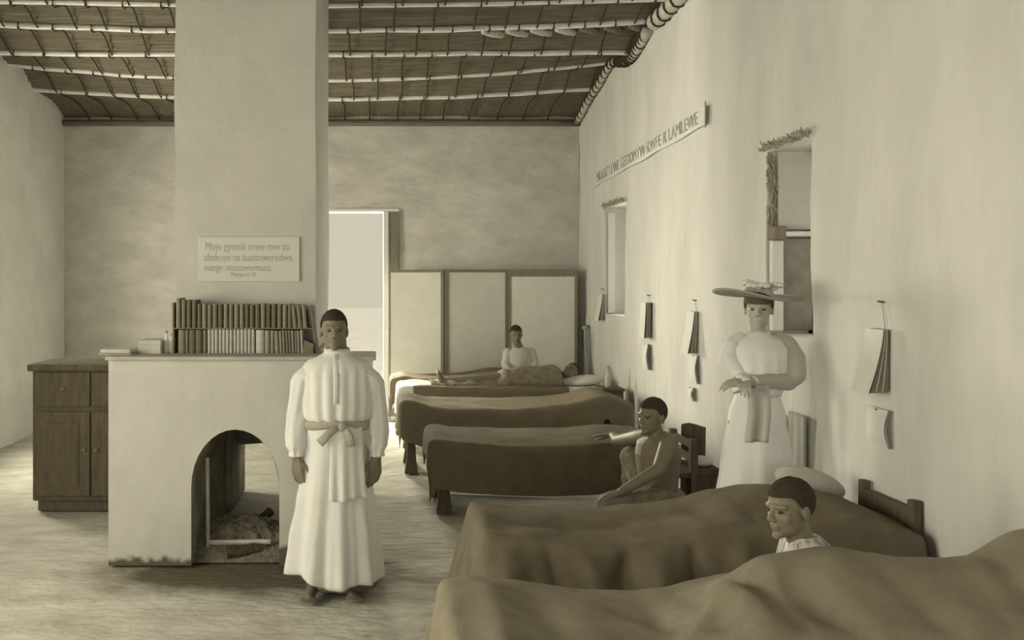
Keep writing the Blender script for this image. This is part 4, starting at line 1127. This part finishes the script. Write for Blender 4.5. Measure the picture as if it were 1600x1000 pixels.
# --- child in the nearest cot
kd = thing('person', 'child in a white patterned shirt sitting up in the nearest cot', 'person', (1.5, 3.22, .55))
b = MB(); Hk = frame(-1.25, .12, -.05); hk_ = (px(1234, 3.2), 3.2, pz(793, 3.2))
head(b, hk_, Hk, .88)
kc = Vector(hk_)
b.chain([kc + Vector((.055, .0, -.16)), kc + Vector((.02, 0, -.07))], [.048, .045])
ring_torso(b, [((kc.x + .10, 3.22, .57), (.10, 0, 0), (0, .13, 0)), ((kc.x + .09, 3.22, .66), (.085, 0, 0), (0, .13, 0)), ((kc.x + .075, 3.21, .73), (.075, 0, 0), (0, .13, 0)), ((kc.x + .06, 3.2, .77), (.05, 0, 0), (0, .08, 0))])
for sy in (-1, 1):
    b.chain([(kc.x + .075, 3.21 + sy * .11, .735), (kc.x + .06, 3.21 + sy * .15, .62)], [.04, .034])
    b.chain([(kc.x + .06, 3.21 + sy * .15, .62), (kc.x - .03, 3.20 + sy * .08, .605)], [.034, .025])
    hand(b, (kc.x - .03, 3.20 + sy * .08, .605), (-1, 0, 0), (0, 0, -1), (0, -sy, 0), .3, .75)
    b.chain([(kc.x + .06, 3.21 + sy * .07, .585), (kc.x - .18, 3.16 + sy * .05, .595), (kc.x - .3, 3.16 + sy * .05, .575)], [.05, .038, .027])
mk('body', voxel(b, .004, 5), 'skin', kd, smooth=True); eyes(kd, hk_, Hk, .88); haircap(kd, hk_, Hk, .88, low=-.045)
shm = MB()
ring_torso(shm, [((kc.x + .10, 3.22, .575), (.112, 0, 0), (0, .142, 0)), ((kc.x + .09, 3.22, .66), (.10, 0, 0), (0, .146, 0)), ((kc.x + .075, 3.21, .73), (.09, 0, 0), (0, .142, 0)), ((kc.x + .06, 3.2, .775), (.066, 0, 0), (0, .09, 0)), ((kc.x + .05, 3.2, .795), (.054, 0, 0), (0, .056, 0))])
for sy in (-1, 1): shm.chain([(kc.x + .075, 3.21 + sy * .11, .725), (kc.x + .06, 3.21 + sy * .155, .62)], [.055, .048])
mk('shirt', voxel(shm, .006, 4), 'print', kd, smooth=True)

# --- patient lying on the fifth cot
lp = thing('person', 'patient lying on the fifth cot under a patterned cloth', 'person', (1.7, 9.5, .6))
b = MB(); lh = (px(893, 9.48), 9.48, pz(582, 9.48)); Hl = Matrix.Rotation(-.9, 3, 'Z') @ Matrix.Rotation(-.9, 3, 'X')
head(b, lh, Hl, .95)
L0 = Vector((1.92, 9.47, .70))
b.chain([L0, Vector(lh) + Vector((-.05, 0, -.03))], [.05, .05])
ring_torso(b, [((1.93, 9.47, .70), (0, .10, 0), (0, 0, .06)), ((1.85, 9.47, .70), (0, .17, 0), (0, 0, .085)), ((1.6, 9.47, .695), (0, .15, 0), (0, 0, .09)), ((1.4, 9.46, .69), (0, .15, 0), (0, 0, .085))])
for sy in (-1, 1):
    b.chain([(1.4, 9.46 + sy * .07, .68), (1.05, 9.42 + sy * .07, .675), (.68, 9.44 + sy * .07, .655)], [.075, .052, .035])
    b.chain([(1.83, 9.47 + sy * .17, .70), (1.6, 9.47 + sy * .2, .665), (1.42, 9.44 + sy * .17, .66)], [.045, .038, .026])
    hand(b, (1.42, 9.44 + sy * .17, .66), (-1, 0, 0), (0, 0, -1), (0, -sy, 0), .2, .95)
    b.chain([(.68, 9.44 + sy * .07, .655), (.64, 9.44 + sy * .08, .74)], [.034, .024])
mk('body', voxel(b, .007, 2), 'skin', lp, smooth=True); eyes(lp, lh, Hl, .95); haircap(lp, lh, Hl, .95)
def cov(u, v):
    x = .55 + 1.36 * u; y = 9.20 + .50 * v
    h = lerp([(.55, .66), (.8, .665), (1.1, .69), (1.22, .70), (1.35, .775), (1.5, .80), (1.75, .81), (1.86, .815), (1.93, .78)], x)
    t = math.sin(PI * v) ** .55
    z = .625 + (h - .625) * t + .014 * nz(x * 8, y * 10, 3) * t + .013 * math.sin(x * 32 + y * 9) * t * sstep(1.5, 1.2, x)
    return (x, y, z)
solid(mk('cover_cloth', grid(cov, 90, 24), 'patterned', lp, smooth=True), .006, 1)

# --- patient sitting on the farthest cot
fs = thing('person', 'patient in a pale shirt sitting upright on the farthest cot', 'person', (px(812, 10.2), 10.2, .6))
gx = px(812, 10.2)
b = MB(); Hg = frame(.0, .12); gh = (px(806, 10.15), 10.15, 1.10)
head(b, gh, Hg, .9)
b.chain([(gx, 10.2, .93), (gh[0] + .01, 10.17, 1.03)], [.047, .045])
ring_torso(b, [((gx, 10.22, z), (hw, 0, 0), (0, hd, 0)) for z, hw, hd in ((.64, .14, .11), (.72, .13, .1), (.82, .145, .1), (.9, .14, .09), (.95, .06, .05))])
for sx in (-1, 1):
    b.chain([(gx + sx * .14, 10.21, .90), (gx + sx * .17, 10.17, .75), (gx + sx * .12, 10.04, .68)], [.04, .033, .024])
    hand(b, (gx + sx * .12, 10.04, .68), (-sx * .3, -1, -.1), (0, 0, -1), (-sx, 0, 0), .3, .85)
    b.chain([(gx + sx * .08, 10.2, .66), (gx + sx * .10, 9.93, .655), (gx + sx * .10, 9.90, .30)], [.07, .052, .035])
mk('body', voxel(b, .007, 2), 'skin', fs, smooth=True); eyes(fs, gh, Hg, .9); haircap(fs, gh, Hg, .9)
sb = MB()
ring_torso(sb, [((gx, 10.22, z), (hw, 0, 0), (0, hd, 0)) for z, hw, hd in ((.64, .155, .125), (.72, .148, .118), (.82, .16, .118), (.9, .152, .105), (.95, .08, .07), (.965, .056, .055))])
for sx in (-1, 1): sb.chain([(gx + sx * .135, 10.21, .895), (gx + sx * .17, 10.17, .76), (gx + sx * .14, 10.09, .70)], [.054, .046, .04])
mk('shirt', voxel(sb, .008, 4), 'ticking', fs, smooth=True)
